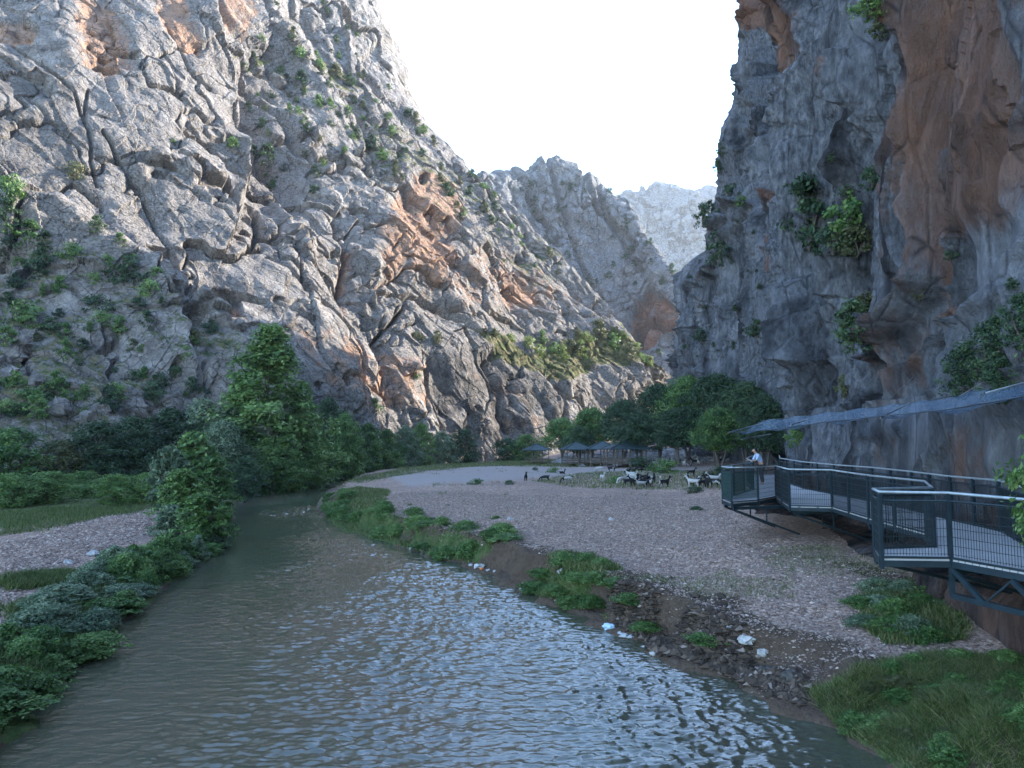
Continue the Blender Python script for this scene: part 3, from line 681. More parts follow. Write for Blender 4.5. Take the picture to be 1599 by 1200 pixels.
def tree_meshes(key, H, W, n_clump, per, leaf, shape='round', trunk_r=.14, seed=1, base=.25, clump_r=.1, lean=(0, 0), nstem=1, droop=0., limbs=16):
    rr = random.Random(seed); r = np.random.default_rng(seed)
    tb = MB(); ends = []
    stems = []
    for s in range(nstem):
        az = rr.uniform(0, 6.28); sp = 0 if nstem == 1 else W * .22
        pts = []; K = 7
        for k in range(K):
            t = k / (K - 1)
            pts.append(Vector((lean[0] * t * t + sp * math.cos(az) * t + rr.uniform(-.04, .04) * W * t, lean[1] * t * t + sp * math.sin(az) * t + rr.uniform(-.04, .04) * W * t, H * .88 * t)))
        tb.tube(pts, [trunk_r * (1 - .85 * k / (K - 1)) for k in range(K)], 7); stems.append(pts)
    def env(t):   # crown half width at relative height t (0 crown base ..1 top)
        if shape == 'cone': return max(.06, (1 - t ** 1.25) ** .8 * min(1, .5 + t * 4))
        if shape == 'dome': return max(.05, math.sqrt(max(0, 1 - t ** 2.2)) * min(1, .62 + t * 2))
        return max(.08, math.sin(math.pi * min(1, (t * .86 + .12))) ** .7)
    for i in range(limbs):
        t = (i + rr.random()) / limbs; z = H * (base + (.92 - base) * t); pts = stems[i % nstem]
        f = min(.999, z / (H * .88) * .8); k = int(f * 6); p0 = pts[k].lerp(pts[k + 1], f * 6 - k)
        az = i * 2.4 + rr.uniform(-.5, .5); rad = W * .5 * env(t) * rr.uniform(.6, .95)
        p2 = Vector((lean[0] * t + math.cos(az) * rad, lean[1] * t + math.sin(az) * rad, z + rr.uniform(-.02, .06) * H))
        p1 = p0.lerp(p2, .5) + Vector((0, 0, -.03 * H))
        tr = trunk_r * (.42 - .28 * t); tb.tube([p0, p1, p2], [tr, tr * .6, tr * .22], 5)
        ends.append(p2)
    C = []; O = []; CLv = []
    for i in range(n_clump):
        t = rr.random() ** (1.35 if shape == 'cone' else .9); az = rr.uniform(0, 6.283)
        lump = .78 + .38 * math.sin(az * 3 + seed + t * 7) * math.sin(t * 9 + seed * 2 + az)
        rad = W * .5 * env(t) * (rr.random() ** .42) * lump; z = H * (base + (1 - base) * t)
        c = np.array([lean[0] * t + math.cos(az) * rad, lean[1] * t + math.sin(az) * rad, z])
        cr = clump_r * W * rr.uniform(.55, 1.3); k = int(per * rr.uniform(.6, 1.3))
        d = r.normal(0, 1, (k, 3)); d /= np.linalg.norm(d, axis=1, keepdims=True); d *= cr * (r.random(k) ** .4)[:, None]; d[:, 2] *= .62
        p = c + d; C.append(p)
        ctr = np.array([lean[0] * t, lean[1] * t, z * .8]); o = p - ctr; o /= np.linalg.norm(o, axis=1, keepdims=True) + 1e-6
        O.append(o * .6 + d / (cr + 1e-6) * .7); CLv.append(np.full(k, rr.random()))
    C = np.concatenate(C); C[:, 2] = np.maximum(C[:, 2], .03)
    return tb.mesh(key + '_trunk', True), leaves_mesh(key + '_crown', C, leaf, np.concatenate(O), seed, np.concatenate(CLv), droop=droop)
PROTO = {}
def proto(key, **k): PROTO[key] = tree_meshes(key, **k)
# far and middle distance
proto('cone', H=17, W=11.5, n_clump=420, per=62, leaf=.34, shape='cone', trunk_r=.28, seed=3, base=.06, clump_r=.085, limbs=30)
proto('cone2', H=9, W=7.5, n_clump=210, per=56, leaf=.30, shape='round', trunk_r=.16, seed=5, base=-.05, clump_r=.10, limbs=20)
proto('round', H=8, W=8, n_clump=200, per=62, leaf=.27, shape='dome', trunk_r=.18, seed=8, base=.05, clump_r=.11, nstem=3, limbs=20)
proto('round2', H=6, W=7, n_clump=150, per=62, leaf=.25, shape='round', trunk_r=.13, seed=9, base=.0, clump_r=.12, nstem=4, limbs=18)
proto('umbrella', H=10, W=12, n_clump=330, per=60, leaf=.30, shape='dome', trunk_r=.24, seed=12, base=.36, clump_r=.085, nstem=2, limbs=26)
proto('umbrella2', H=9, W=10.5, n_clump=270, per=60, leaf=.30, shape='dome', trunk_r=.2, seed=17, base=.34, clump_r=.09, nstem=3, limbs=24)
# shrubs of the cliff faces
proto('tuft', H=1.7, W=2.3, n_clump=34, per=34, leaf=.20, shape='dome', trunk_r=.05, seed=21, base=.0, clump_r=.17, nstem=3, limbs=8)
proto('tuft2', H=2.4, W=2.4, n_clump=42, per=34, leaf=.20, shape='round', trunk_r=.06, seed=22, base=.05, clump_r=.16, nstem=2, limbs=8)
proto('tuft3', H=1.2, W=2.4, n_clump=28, per=34, leaf=.18, shape='dome', trunk_r=.04, seed=23, base=.0, clump_r=.18, nstem=4, limbs=8)
# bank plants near the camera
proto('willow', H=3.6, W=3.2, n_clump=230, per=22, leaf=.23, shape='dome', trunk_r=.05, seed=31, base=.0, clump_r=.095, nstem=6, droop=.6, limbs=30)
proto('bank', H=1.0, W=1.9, n_clump=150, per=32, leaf=.10, shape='dome', trunk_r=.015, seed=33, base=.0, clump_r=.11, nstem=6, limbs=20)
proto('bank2', H=.8, W=1.7, n_clump=140, per=32, leaf=.09, shape='round', trunk_r=.012, seed=34, base=-.05, clump_r=.12, nstem=7, limbs=20)
proto('bank3', H=1.25, W=1.6, n_clump=130, per=30, leaf=.11, shape='cone', trunk_r=.015, seed=35, base=.0, clump_r=.12, nstem=5, limbs=20)
proto('fig', H=3.2, W=3.4, n_clump=110, per=34, leaf=.17, shape='round', trunk_r=.05, seed=36, base=.05, clump_r=.12, nstem=4, limbs=20)
MESHC = {}
def plant(name, key, loc, h, w=None, mat='leaf_mid', label=None, cat=None, group=None, rz=None, tilt=None):
    k = (key, mat)
    if k not in MESHC:
        t, c = PROTO[key]; t = t.copy(); c = c.copy(); t.materials.append(M['bark']); c.materials.append(M[mat]); MESHC[k] = (t, c)
    t, c = MESHC[k]; H, W = DIM[key]
    o = empty(name, loc, random.uniform(0, 6.28) if rz is None else rz, label=label, cat=cat, group=group)
    sw = (w / W) if w else h / H; o.scale = (sw, sw, h / H)
    if tilt: o.rotation_euler = (tilt[0], tilt[1], o.rotation_euler[2])
    link('trunk' if cat == 'tree' else 'stem', t, None, o); link('crown' if cat == 'tree' else 'foliage', c, None, o)
    return o
DIM = dict(cone=(17, 11.5), cone2=(9, 7.5), round=(8, 8), round2=(6, 7), umbrella=(10, 12), umbrella2=(9, 10.5), tuft=(1.7, 2.3), tuft2=(2.4, 2.4), tuft3=(1.2, 2.4),
           willow=(3.6, 3.2), bank=(1, 1.9), bank2=(.8, 1.7), bank3=(1.25, 1.6), fig=(3.2, 3.4))
def px_plant(name, key, u, v0, v1, Y, wpx, mat, label, cat='tree', group=None, **k):
    q = P(u, v0, Y); z = gz(q[0], Y); top = P(u, v1, Y)[2]; w = wpx * Y / F_PX
    return plant(name, key, (q[0], Y, z - .1), top - z + .1, w, mat, label, cat, group, **k)
G1 = 'trees and thickets lining the left bank'
px_plant('riverside_tree', 'cone', 418, 765, 512, 76, 255, 'leaf_green', 'tallest conical fresh green tree leaning over the left bank of the stream', group=G1)
px_plant('riverside_tree', 'cone', 372, 765, 588, 78, 120, 'leaf_mid', 'leafy tree directly left of the tallest conical tree', group=G1)
px_plant('riverside_tree', 'cone2', 468, 760, 600, 80, 90, 'leaf_green', 'green tree tucked against the right flank of the tallest conical tree', group=G1)
for i, (u, v1, Y, wp, key, mat, lab) in enumerate([
    (18, 672, 58, 120, 'round2', 'leaf_mid', 'olive green thicket at the left edge below the rock slope'),
    (92, 690, 60, 90, 'round2', 'leaf_dry', 'low olive bush between the left edge thicket and the dark broad bush'),
    (152, 662, 62, 120, 'round', 'leaf_dark', 'dark broad bush below the boulder slope left of the stream'),
    (205, 655, 66, 100, 'round', 'leaf_dark', 'rounded dark bush right of the dark broad bush on the left side'),
    (262, 640, 70, 100, 'cone2', 'leaf_dark', 'very dark narrow tree rising behind the willowy bank shrubs'),
    (318, 628, 74, 110, 'round', 'leaf_blue', 'blue green tree behind the willowy shrubs left of the tallest tree'),
    (345, 660, 68, 90, 'round2', 'leaf_blue', 'pale blue green bush in front of the blue green tree'),
    (512, 625, 96, 78, 'cone2', 'leaf_dark', 'dark tree with a pointed top right of the tallest conical tree'),
    (540, 650, 94, 66, 'round', 'leaf_green', 'bright green bush next to the dark pointed tree upstream'),
    (500, 690, 88, 70, 'round2', 'leaf_green', 'low bright bush overhanging the upstream water'),
    (575, 664, 100, 58, 'cone2', 'leaf_green', 'bright green pointed tree in the middle of the upstream thicket'),
    (604, 672, 104, 52, 'cone2', 'leaf_mid', 'mid green tree beside the bright pointed upstream tree'),
    (632, 668, 110, 52, 'round', 'leaf_blue', 'greyish green rounded tree at the cliff foot'),
    (657, 662, 112, 46, 'cone2', 'leaf_green', 'small upright bright green tree at the cliff foot'),
    (690, 676, 118, 56, 'round', 'leaf_blue', 'greyish rounded bush left of the last thicket at the cliff foot'),
    (724, 672, 122, 58, 'round', 'leaf_dark', 'dark rounded bush ending the thicket at the cliff foot'),
    (560, 705, 96, 60, 'round2', 'leaf_green', 'low leafy bush on the upstream grass edge'),
    (610, 706, 102, 50, 'round2', 'leaf_mid', 'low dark bush above the upstream grass strip'),
    (792, 686, 124, 60, 'round2', 'leaf_dark', 'low dark bush left of the leftmost pavilion'),
    (822, 680, 122, 50, 'round2', 'leaf_mid', 'low green bush just left of the leftmost pavilion roof'),
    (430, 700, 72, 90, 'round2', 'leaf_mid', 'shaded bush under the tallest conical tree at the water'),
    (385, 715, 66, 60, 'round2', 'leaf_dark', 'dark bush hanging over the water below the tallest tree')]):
    wp *= 1.25
    px_plant('riverside_tree' if key != 'round2' else 'riverside_bush', key, u, 740, v1, Y, wp, mat, lab, 'tree' if key != 'round2' else 'bush', G1)
G2 = 'bright low bushes behind the left gravel'
for (u, v, h, wp, mat, lab) in [(15, 792, 50, 110, 'leaf_green', 'low bright bush at the left edge behind the gravel patch'), (75, 785, 46, 110, 'leaf_green', 'second low bright bush from the left edge behind the gravel'),
    (130, 778, 40, 80, 'leaf_mid', 'low bush in the middle behind the left gravel patch'), (180, 788, 45, 90, 'leaf_green', 'low leafy bush right of the middle behind the left gravel'), (230, 785, 44, 90, 'leaf_green', 'low bush reaching the willowy shrubs behind the left gravel')]:
    q = at_ground(u, v); s = q.y / F_PX
    plant('low_bush', 'round2', q, h * s, wp * s, mat, lab, 'bush', G2)
# willowy shrubs on the left bank
for (u, Y, v1, wp, lab) in [(300, 50, 678, 110, 'tallest willowy shrub with pale leaf tips on the left bank'), (262, 45, 700, 80, 'willowy shrub left of the tallest willowy one'), (330, 46, 715, 90, 'willowy shrub leaning over the water behind the nearest one'),
    (285, 40, 735, 90, 'willowy shrub in the middle of the bank clump'), (318, 34, 772, 95, 'nearest willowy shrub reaching over the stream edge'), (270, 35, 790, 80, 'willowy shrub at the gravel side of the bank clump'), (345, 38, 790, 60, 'small willowy shrub touching the water at the front')]:
    q = P(u, 750, Y); top = P(u, v1, Y)[2]; z = max(gz(q[0], Y), .05)
    plant('willowy_shrub', 'willow', (q[0], Y, z - .1), top - z + .1, wp * Y / F_PX, 'leaf_blue' if Y in (45, 35) else 'leaf_mid' if Y > 42 else 'leaf_green', lab, 'shrub', 'willowy shrubs on the left bank')
# dense low growth along both banks
G3 = 'low bushy growth along the left water edge'; n = 0
rr = random.Random(5)
y = 10.0
while y < 37:
    xl_, xr_ = [float(a) for a in bankx(np.array([y]))]
    wide = 2.1 if y < 27 else 1.5
    for k in range(3 if y < 28 else 2):
        x = xl_ - .15 - wide * (k + rr.uniform(.1, .8)) / 3; yy = y + rr.uniform(-.4, .4)
        mt = rr.choice(['leaf_mid', 'leaf_green', 'leaf_blue', 'leaf_mid']) if yy > 17 else rr.choice(['leaf_mid', 'leaf_green', 'leaf_blue'])
        if 17.5 < yy < 23 and k > 0: mt = 'leaf_blue'
        cn = {'leaf_mid': 'mid green', 'leaf_green': 'bright green', 'leaf_blue': 'grey blue', 'leaf_dark': 'dark green'}[mt]
        plant('bank_bush', rr.choice(['bank', 'bank2', 'bank3']), (x, yy, max(gz(x, yy), 0) - .06), rr.uniform(.4, .8) * (1.2 if y > 24 else .8), rr.uniform(1.0, 1.7), mt,
              'low %s bush in the dense growth along the left water edge' % cn, 'bush', G3 + ', ' + cn)
    y += .95 if y < 28 else 1.2
G4 = 'low bushes on the grassy right bank'
for i in range(44):
    t = i / 43; yy = 28.0 + 32 * t ** 1.3; xl_, xr_ = [float(a) for a in bankx(np.array([yy]))]
    x = xr_ + rr.uniform(.15, 1.9 + .8 * (yy > 36)); mt = rr.choice(['leaf_mid', 'leaf_green', 'leaf_mid'])
    if 27 < yy < 28.6: continue
    plant('bank_bush', rr.choice(['bank', 'bank2']), (x, yy, gz(x, yy) - .08), rr.uniform(.25, .65), rr.uniform(1.1, 1.9), mt, 'low %s bush on the far grassy tongue of the right bank' % {'leaf_mid': 'mid green', 'leaf_green': 'bright green'}[mt], 'bush', G4 + ', ' + mt[5:])
for i, (u, v, h, w_) in enumerate([(850, 905, .3, 1.2), (880, 885, .4, 1.1), (915, 880, .35, 1.0), (940, 885, .3, .9), (835, 925, .35, 1.2), (870, 925, .25, 1.2), (900, 905, .25, 1.2), (890, 945, .3, 1.2), (925, 950, .3, 1.2), (960, 920, .25, 1.1), (930, 915, .3, 1.2), (985, 950, .25, 1.2), (1010, 985, .2, 1.1), (1100, 1000, .2, 1.1)]):
    q = at_ground(u, v)
    plant('bank_bush', 'bank' if i % 2 else 'bank2', (q.x, q.y, q.z - .06), h, w_, 'leaf_mid' if i % 3 else 'leaf_green', 'small leafy bush on the eroded middle of the right bank', 'bush', 'small bushes on the eroded right bank')
for i, (u, v) in enumerate([(1345, 945), (1375, 950), (1400, 960), (1350, 975), (1390, 985), (1425, 990), (1440, 940), (1410, 925), (1470, 930), (1500, 945), (1450, 1000), (1370, 925)]):
    q = at_ground(u, v)
    plant('ground_bush', 'bank2', (q.x, q.y, q.z - .05), .22 + .08 * (i % 3), 1.1, 'leaf_blue' if i % 2 else 'leaf_mid', 'knee-low leafy clump in the green patch below the walkway', 'bush', 'leafy clumps below the walkway')
# isolated tufts on the gravel
for i, (u, v, w_, lab) in enumerate([(1087, 797, 26, 'lone dark tuft on the gravel left of the far platform'), (775, 810, 20, 'single tuft on the gravel above the grassy bank'), (700, 790, 12, 'tiny tuft on gravel beyond the grassy tongue'),
    (745, 757, 30, 'grassy tuft left of the lone black goat'), (795, 757, 24, 'flat tuft just left of the lone black goat'), (640, 790, 14, 'small weed on the gravel near the grassy tongue'), (1085, 770, 36, 'weedy hump between the two goat groups')
    , (960, 755, 34, 'weedy hump in front of the left part of the herd'), (1000, 735, 60, 'low grassy hump in the middle of the herd'), (1040, 738, 60, 'dark grassy hump right of the herd centre'), (1125, 745, 50, 'green hump beside the far walkway platform'), (865, 738, 26, 'small tuft at the edge of the pale path'), (835, 735, 16, 'tiny tuft on the pale path')]):
    q = at_ground(u, v); s = q.y / F_PX
    plant('grass_tuft', 'tuft3' if q.y > 40 else 'bank2', (q.x, q.y, q.z - .1), w_ * s * .33, w_ * s, 'leaf_mid' if i % 2 else 'leaf_dark', lab, 'tuft')
# grove of broad trees at the foot of the right wall
G5 = 'broad dark trees of the grove at the foot of the right wall'
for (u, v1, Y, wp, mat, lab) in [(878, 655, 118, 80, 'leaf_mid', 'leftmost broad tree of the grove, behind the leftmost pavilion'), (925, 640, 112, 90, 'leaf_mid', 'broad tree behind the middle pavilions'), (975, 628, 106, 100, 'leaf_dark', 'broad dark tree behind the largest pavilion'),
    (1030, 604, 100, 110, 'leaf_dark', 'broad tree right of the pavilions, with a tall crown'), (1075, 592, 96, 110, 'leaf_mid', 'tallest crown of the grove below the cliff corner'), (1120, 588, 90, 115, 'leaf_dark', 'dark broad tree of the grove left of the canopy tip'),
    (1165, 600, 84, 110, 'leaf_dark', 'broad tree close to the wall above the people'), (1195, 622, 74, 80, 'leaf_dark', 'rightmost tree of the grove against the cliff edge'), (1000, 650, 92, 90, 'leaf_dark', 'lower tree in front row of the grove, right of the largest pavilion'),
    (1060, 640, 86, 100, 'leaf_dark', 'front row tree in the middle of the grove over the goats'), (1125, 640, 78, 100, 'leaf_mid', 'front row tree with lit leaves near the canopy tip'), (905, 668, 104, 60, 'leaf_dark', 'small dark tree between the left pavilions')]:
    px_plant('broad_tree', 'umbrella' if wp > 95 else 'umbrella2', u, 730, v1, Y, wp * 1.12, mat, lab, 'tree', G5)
# shrubs on the rock
def cliff_shrub(wall, u, v, r_, mat, label, group, key=None):
    p, n = on_wall(wall, u, v); s = math.hypot(p[1], p[0]) / F_PX * 2.1 * r_
    key = key or random.choice(['tuft', 'tuft2', 'tuft3'])
    n = n / (np.linalg.norm(n) + 1e-6)
    pos = p - np.array([n[0], n[1], .6]) * s * .10
    hh = s * DIM[key][0] / DIM[key][1] * random.uniform(.85, 1.25)
    pos[2] -= hh * .2
    return plant('cliff_shrub', key, tuple(pos), hh, s, mat, label, 'shrub', group)
GA = 'shrubs on the boulder slope at the lower left'
for u, v, r_ in [(18, 300, 24), (10, 340, 16), (45, 380, 20), (62, 425, 24), (30, 410, 12), (105, 400, 17), (18, 470, 14), (38, 500, 28), (75, 515, 18), (150, 480, 24), (200, 440, 26), (232, 455, 22), (160, 500, 20), (182, 520, 13), (330, 515, 16), (50, 625, 28), (88, 608, 18), (130, 545, 12), (245, 425, 15), (8, 540, 18), (215, 475, 14),
                 (150, 440, 14), (170, 410, 12), (20, 600, 16), (130, 620, 14), (210, 590, 16), (250, 600, 18), (285, 560, 12), (100, 560, 12), (150, 355, 14), (190, 380, 10), (210, 405, 12), (90, 455, 12), (180, 615, 16), (240, 620, 20), (175, 640, 18), (60, 650, 20), (10, 640, 18), (230, 510, 12), (305, 535, 14)]:
    mt = random.choice(['leaf_mid', 'leaf_dark', 'leaf_mid', 'leaf_green'])
    cliff_shrub('mountain', u, v, r_, mt, '%s shrub among the rocks of the lower left boulder slope' % {'leaf_mid': 'mid green', 'leaf_dark': 'dark', 'leaf_green': 'fresh green'}[mt], GA + ', ' + mt[5:])
for u, v, r_, lab in [(118, 272, 19, 'brownish round shrub in a notch high above the left slope'), (272, 222, 6, 'tiny shrub alone on the great pale slab'), (368, 225, 14, 'dark shrub at the lower tip of the slab edge crack'), (455, 88, 1, None),
                      (650, 525, 15, 'yellowish shrub clump on the ledge under the rusty patch'), (682, 530, 11, 'small olive shrub right of the ledge clump under the rusty patch'), (590, 640, 13, 'green shrub in a hollow near the foot of the face'), (655, 590, 9, 'hanging green plants on the lower crag')]:
    if lab: cliff_shrub('mountain', u, v, r_, 'leaf_dry' if 'ish' in lab or 'olive' in lab else 'leaf_mid', lab, None)
GB = 'shrubs scattered over the upper gullies of the left mountain'
up_list = [(405, 200, 11), (415, 255, 17), (425, 290, 13), (488, 300, 13), (465, 88, 18), (500, 100, 12), (525, 120, 14), (545, 130, 13), (470, 132, 14), (425, 150, 11), (398, 90, 8), (410, 60, 9), (455, 60, 11), (430, 5, 13), (510, 5, 8), (508, 20, 7), (560, 55, 6), (545, 45, 6), (578, 228, 22), (600, 246, 15), (612, 182, 9),
           (640, 178, 13), (652, 192, 11), (665, 205, 12), (700, 300, 15), (715, 320, 13), (690, 280, 10), (758, 328, 14), (768, 345, 13), (745, 265, 12), (780, 285, 12), (800, 292, 10), (830, 310, 8), (545, 200, 7), (498, 165, 12), (480, 186, 8), (520, 170, 10), (555, 160, 9), (570, 185, 9), (590, 200, 8), (610, 210, 10), (630, 235, 12), (560, 215, 10), (500, 220, 9), (540, 235, 8), (620, 265, 10), (660, 240, 10), (680, 225, 9), (720, 285, 8), (735, 300, 9), (590, 160, 7), (610, 140, 6), (570, 120, 6), (530, 90, 7), (440, 110, 8), (385, 110, 7), (455, 150, 8), (475, 240, 8), (445, 265, 9), (390, 175, 9), (400, 240, 9), (780, 360, 8), (815, 380, 8), (840, 400, 7), (870, 425, 7), (720, 340, 8)]
for u, v, r_ in up_list:
    mt = random.choice(['leaf_mid', 'leaf_dark', 'leaf_dark', 'leaf_green', 'leaf_dry'])
    cliff_shrub('mountain', u, v, r_ * .9, mt, '%s shrub rooted in the high gullies of the left mountain' % {'leaf_mid': 'mid green', 'leaf_dark': 'dark', 'leaf_green': 'fresh green', 'leaf_dry': 'olive'}[mt], GB + ', ' + mt[5:])
def rand_in(pts, n, seed):
    q = random.Random(seed); us = [a for a, _ in pts]; vs_ = [b for _, b in pts]; out = []
    while len(out) < n:
        u, v = q.uniform(min(us), max(us)), q.uniform(min(vs_), max(vs_))
        if inpoly(np.array([u]), np.array([v]), pts, 1)[0] > .5: out.append((u, v, q.uniform(3.5, 9)))
    return out
for u, v, r_ in rand_in([(380, 80), (430, 40), (530, 60), (640, 170), (720, 260), (800, 320), (900, 430), (850, 440), (700, 320), (560, 270), (400, 290)], 75, 3):
    mt = random.choice(['leaf_dark', 'leaf_dark', 'leaf_mid', 'leaf_dry'])
    cliff_shrub('mountain', u, v, r_, mt, '%s shrub rooted in the high gullies of the left mountain' % {'leaf_mid': 'mid green', 'leaf_dark': 'dark', 'leaf_dry': 'olive'}[mt], GB + ', ' + mt[5:])
for u, v, r_ in rand_in([(0, 300), (100, 370), (200, 430), (340, 540), (330, 640), (0, 660)], 42, 4):
    mt = random.choice(['leaf_dark', 'leaf_mid', 'leaf_dry'])
    cliff_shrub('mountain', u, v, r_ * 1.5, mt, '%s shrub among the rocks of the lower left boulder slope' % {'leaf_mid': 'mid green', 'leaf_dark': 'dark', 'leaf_dry': 'olive'}[mt], GA + ', ' + mt[5:])
for u, v, r_ in rand_in([(800, 290), (900, 270), (980, 340), (1040, 440), (960, 480), (860, 400)], 26, 6): cliff_shrub('mountain_shoulder', u, v, r_ * .7, 'leaf_dark', 'small dark shrub on the far rounded rock shoulder', 'dark shrubs dotting the far rock shoulder')
for u, v, r_ in rand_in([(1060, 420), (1130, 280), (1180, 330), (1190, 560), (1060, 570)], 16, 8): cliff_shrub('cliff', u, v, r_ * .8, 'leaf_dark', 'small dark tuft on the far part of the right wall', 'tufts on the far part of the right wall')
GC = 'shrubs on the sunny grass shelf above the dark crag'
for u, v, r_ in [(775, 522, 10), (800, 530, 13), (822, 540, 14), (845, 552, 14), (868, 545, 17), (895, 540, 18), (915, 528, 14), (935, 528, 16), (960, 540, 15), (985, 552, 13), (1005, 560, 10), (1020, 570, 8), (880, 560, 12), (910, 552, 12), (905, 520, 9), (940, 512, 8), (850, 535, 10), (970, 525, 9), (995, 540, 9)]:
    mt = random.choice(['leaf_yellow', 'leaf_green', 'leaf_dry', 'leaf_yellow'])
    cliff_shrub('mountain', u, v, r_, mt, '%s shrub on the green shelf above the dark crag' % {'leaf_yellow': 'yellow green', 'leaf_green': 'bright green', 'leaf_dry': 'olive'}[mt], GC + ', ' + mt[5:])
GD = 'dark shrubs dotting the far rock shoulder'
for u, v, r_ in [(950, 430, 9), (985, 388, 7), (975, 402, 7), (920, 445, 7), (835, 330, 8), (845, 345, 6), (872, 330, 6), (900, 290, 5), (1008, 380, 6), (1035, 440, 8), (1052, 425, 8), (1020, 372, 5), (940, 470, 6), (1030, 550, 9), (1000, 540, 7), (955, 300, 8), (880, 290, 4), (830, 290, 7), (850, 300, 6), (905, 350, 5), (960, 350, 5), (990, 440, 5), (860, 380, 5), (890, 400, 5), (815, 300, 6)]:
    cliff_shrub('mountain_shoulder', u, v, r_, 'leaf_dark', 'small dark shrub on the far rounded rock shoulder', GD)
for u, v, r_, mt, lab in [(1360, 20, 20, 'leaf_mid', 'topmost shrub hanging from the wall near the frame top'), (1385, 50, 18, 'leaf_dry', 'brownish hanging shrub just below the topmost one on the wall'), (1365, 75, 14, 'leaf_mid', 'lowest of the three hanging shrubs high on the wall'),
    (1262, 370, 32, 'leaf_dark', 'tall fig-like bush on the ledge, left one of the pair on the wall'), (1330, 350, 32, 'leaf_mid', 'mid green bush on the wall ledge beside the left one'), (1300, 385, 28, 'leaf_dark', 'bush filling the gap between the pair on the wall ledge'), (1258, 420, 22, 'leaf_mid', 'lowest bush trailing under the ledge pair'), (1345, 385, 26, 'leaf_dry', 'brown twiggy bush at the right end of the ledge'),
    (1365, 285, 18, 'leaf_dark', 'dark round bush above the ledge pair on the wall'), (1125, 405, 18, 'leaf_dark', 'dark bush in the far cleft of the right wall'), (1100, 345, 12, 'leaf_dark', 'dark bush on the left outline of the right wall'), (1110, 320, 8, 'leaf_dark', 'small bush above the one on the wall outline'), (1126, 240, 7, 'leaf_dark', 'tiny tree leaning out from the wall outline against the sky'), (1116, 266, 7, 'leaf_dark', 'tiny bush below the tree leaning out against the sky'), (1140, 300, 12, 'leaf_dark', 'bush on the sloping shoulder of the right wall'),
    (1160, 320, 9, 'leaf_mid', 'small bush right of the shoulder bush on the wall'), (1350, 480, 20, 'leaf_dry', 'brownish bush in the gully under the ledge pair'), (1335, 530, 24, 'leaf_dark', 'dark bush low in the gully above the canopy'), (1180, 520, 13, 'leaf_dark', 'dark bush on the far wall above the grove'), (1095, 530, 10, 'leaf_dark', 'small bush on the far base of the right wall'),
    (1475, 405, 9, 'leaf_dark', 'small round tuft at the foot of the brown overhang'), (1245, 690, 12, 'leaf_mid', 'green bush under the canopy at the wall corner'), (1435, 470, 9, 'leaf_dry', 'dry tuft on the pale rock under the overhang'), (1580, 450, 8, 'leaf_dark', 'dark tuft near the right frame edge on the wall'), (1300, 250, 6, 'leaf_dark', 'tiny dark tuft on the smooth pillar'), (1320, 610, 10, 'leaf_dry', 'dry tuft just above the blue canopy')]:
    cliff_shrub('cliff', u, v, r_ * 1.35, mt, lab, None)
for u, v, r_, lab in [(1510, 585, 34, 'large dark ivy-like tree hugging the wall above the canopy, left mass'), (1555, 550, 42, 'large dark ivy-like tree mass at the right above the canopy'), (1600, 510, 36, 'dark foliage cut by the right frame edge'), (1570, 600, 30, 'dark foliage touching the canopy at the right')]:
    p_, n_ = on_wall('cliff', u, v); s = math.hypot(*p_[:2]) / F_PX * 2 * r_
    plant('wall_bush', 'fig', (p_[0] - .25, p_[1] - .25, p_[2] - s * .5), s, s, 'leaf_dark', lab, 'bush')
for u, v, Y, h, lab in [(1598, 860, 9.5, 1.9, 'big-leaved shrub growing beside the near walkway at the right edge'), (1625, 690, 8.6, 1.9, 'fresh big-leaved branches entering the picture under the canopy')]:
    q = P(u, v, Y)
    plant('leafy_shrub', 'fig', (q[0] + .55, Y, q[2] - .3), h, h * .75, 'leaf_mid' if v > 800 else 'leaf_green', lab, 'shrub')

# ---- grass, pebbles, dry leaves: nobody could count these
def tri_stuff(name, pos, size, h, mat, label, seed, n_blade=3, lean=.5):
    r = np.random.default_rng(seed); n = len(pos); V = []
    az = r.uniform(0, 6.28, n); w = size * r.uniform(.6, 1.4, n) * .5; hh = h * r.uniform(.4, 1.3, n)
    dx, dy = np.cos(az), np.sin(az); la = r.normal(0, lean, (n, 2)) * hh[:, None]
    a = pos + np.stack([dx * w, dy * w, 0 * w - .01], -1); b = pos - np.stack([dx * w, dy * w, 0 * w + .01], -1)
    t = pos + np.stack([la[:, 0], la[:, 1], hh], -1)
    V = np.stack([a, b, t], 1).reshape(-1, 3)
    lv = np.repeat(r.uniform(.05, .95, n), 3)[:, None] * np.ones(3)
    return link(name, mesh(name, V, np.arange(n * 3).reshape(n, 3), False, {'lv': lv}), mat, kind='stuff', label=label, cat='grass')
def scatter_px(polys, n, seed, soft=.5, patch=.6):
    """random points on the ground inside surveyed areas, uniform in area"""
    r = np.random.default_rng(seed); out = []
    for pts, share in polys:
        w = np.array([list(at_ground(u, v)) for u, v in pts]); x0, y0 = w.min(0)[:2]; x1, y1 = w.max(0)[:2]
        m = int(n * share); x = r.uniform(x0, x1, m * 4); y = r.uniform(y0, y1, m * 4)
        k = inpoly(x, y, [tuple(q[:2]) for q in w], soft) + 1.1 * patch * fbm(np.stack([x, y, 0 * x], -1) / 1.6, 3, seed) + r.normal(0, .12, m * 4) > .5; x = x[k][:m]; y = y[k][:m]; z = ground_z(x, y)
        ok = z > .03; out.append(np.stack([x, y, z], -1)[ok])
    return np.concatenate(out)
gp = scatter_px([([(1265, 1085), (1330, 1050), (1480, 1022), (1599, 1022), (1640, 1100), (1640, 1195), (1440, 1198), (1330, 1150)], 1)], 60000, 51)
tri_stuff('grass', gp, .016, .13, M['grass'], 'thick grass on the bank at the lower right corner', 52, lean=.9)
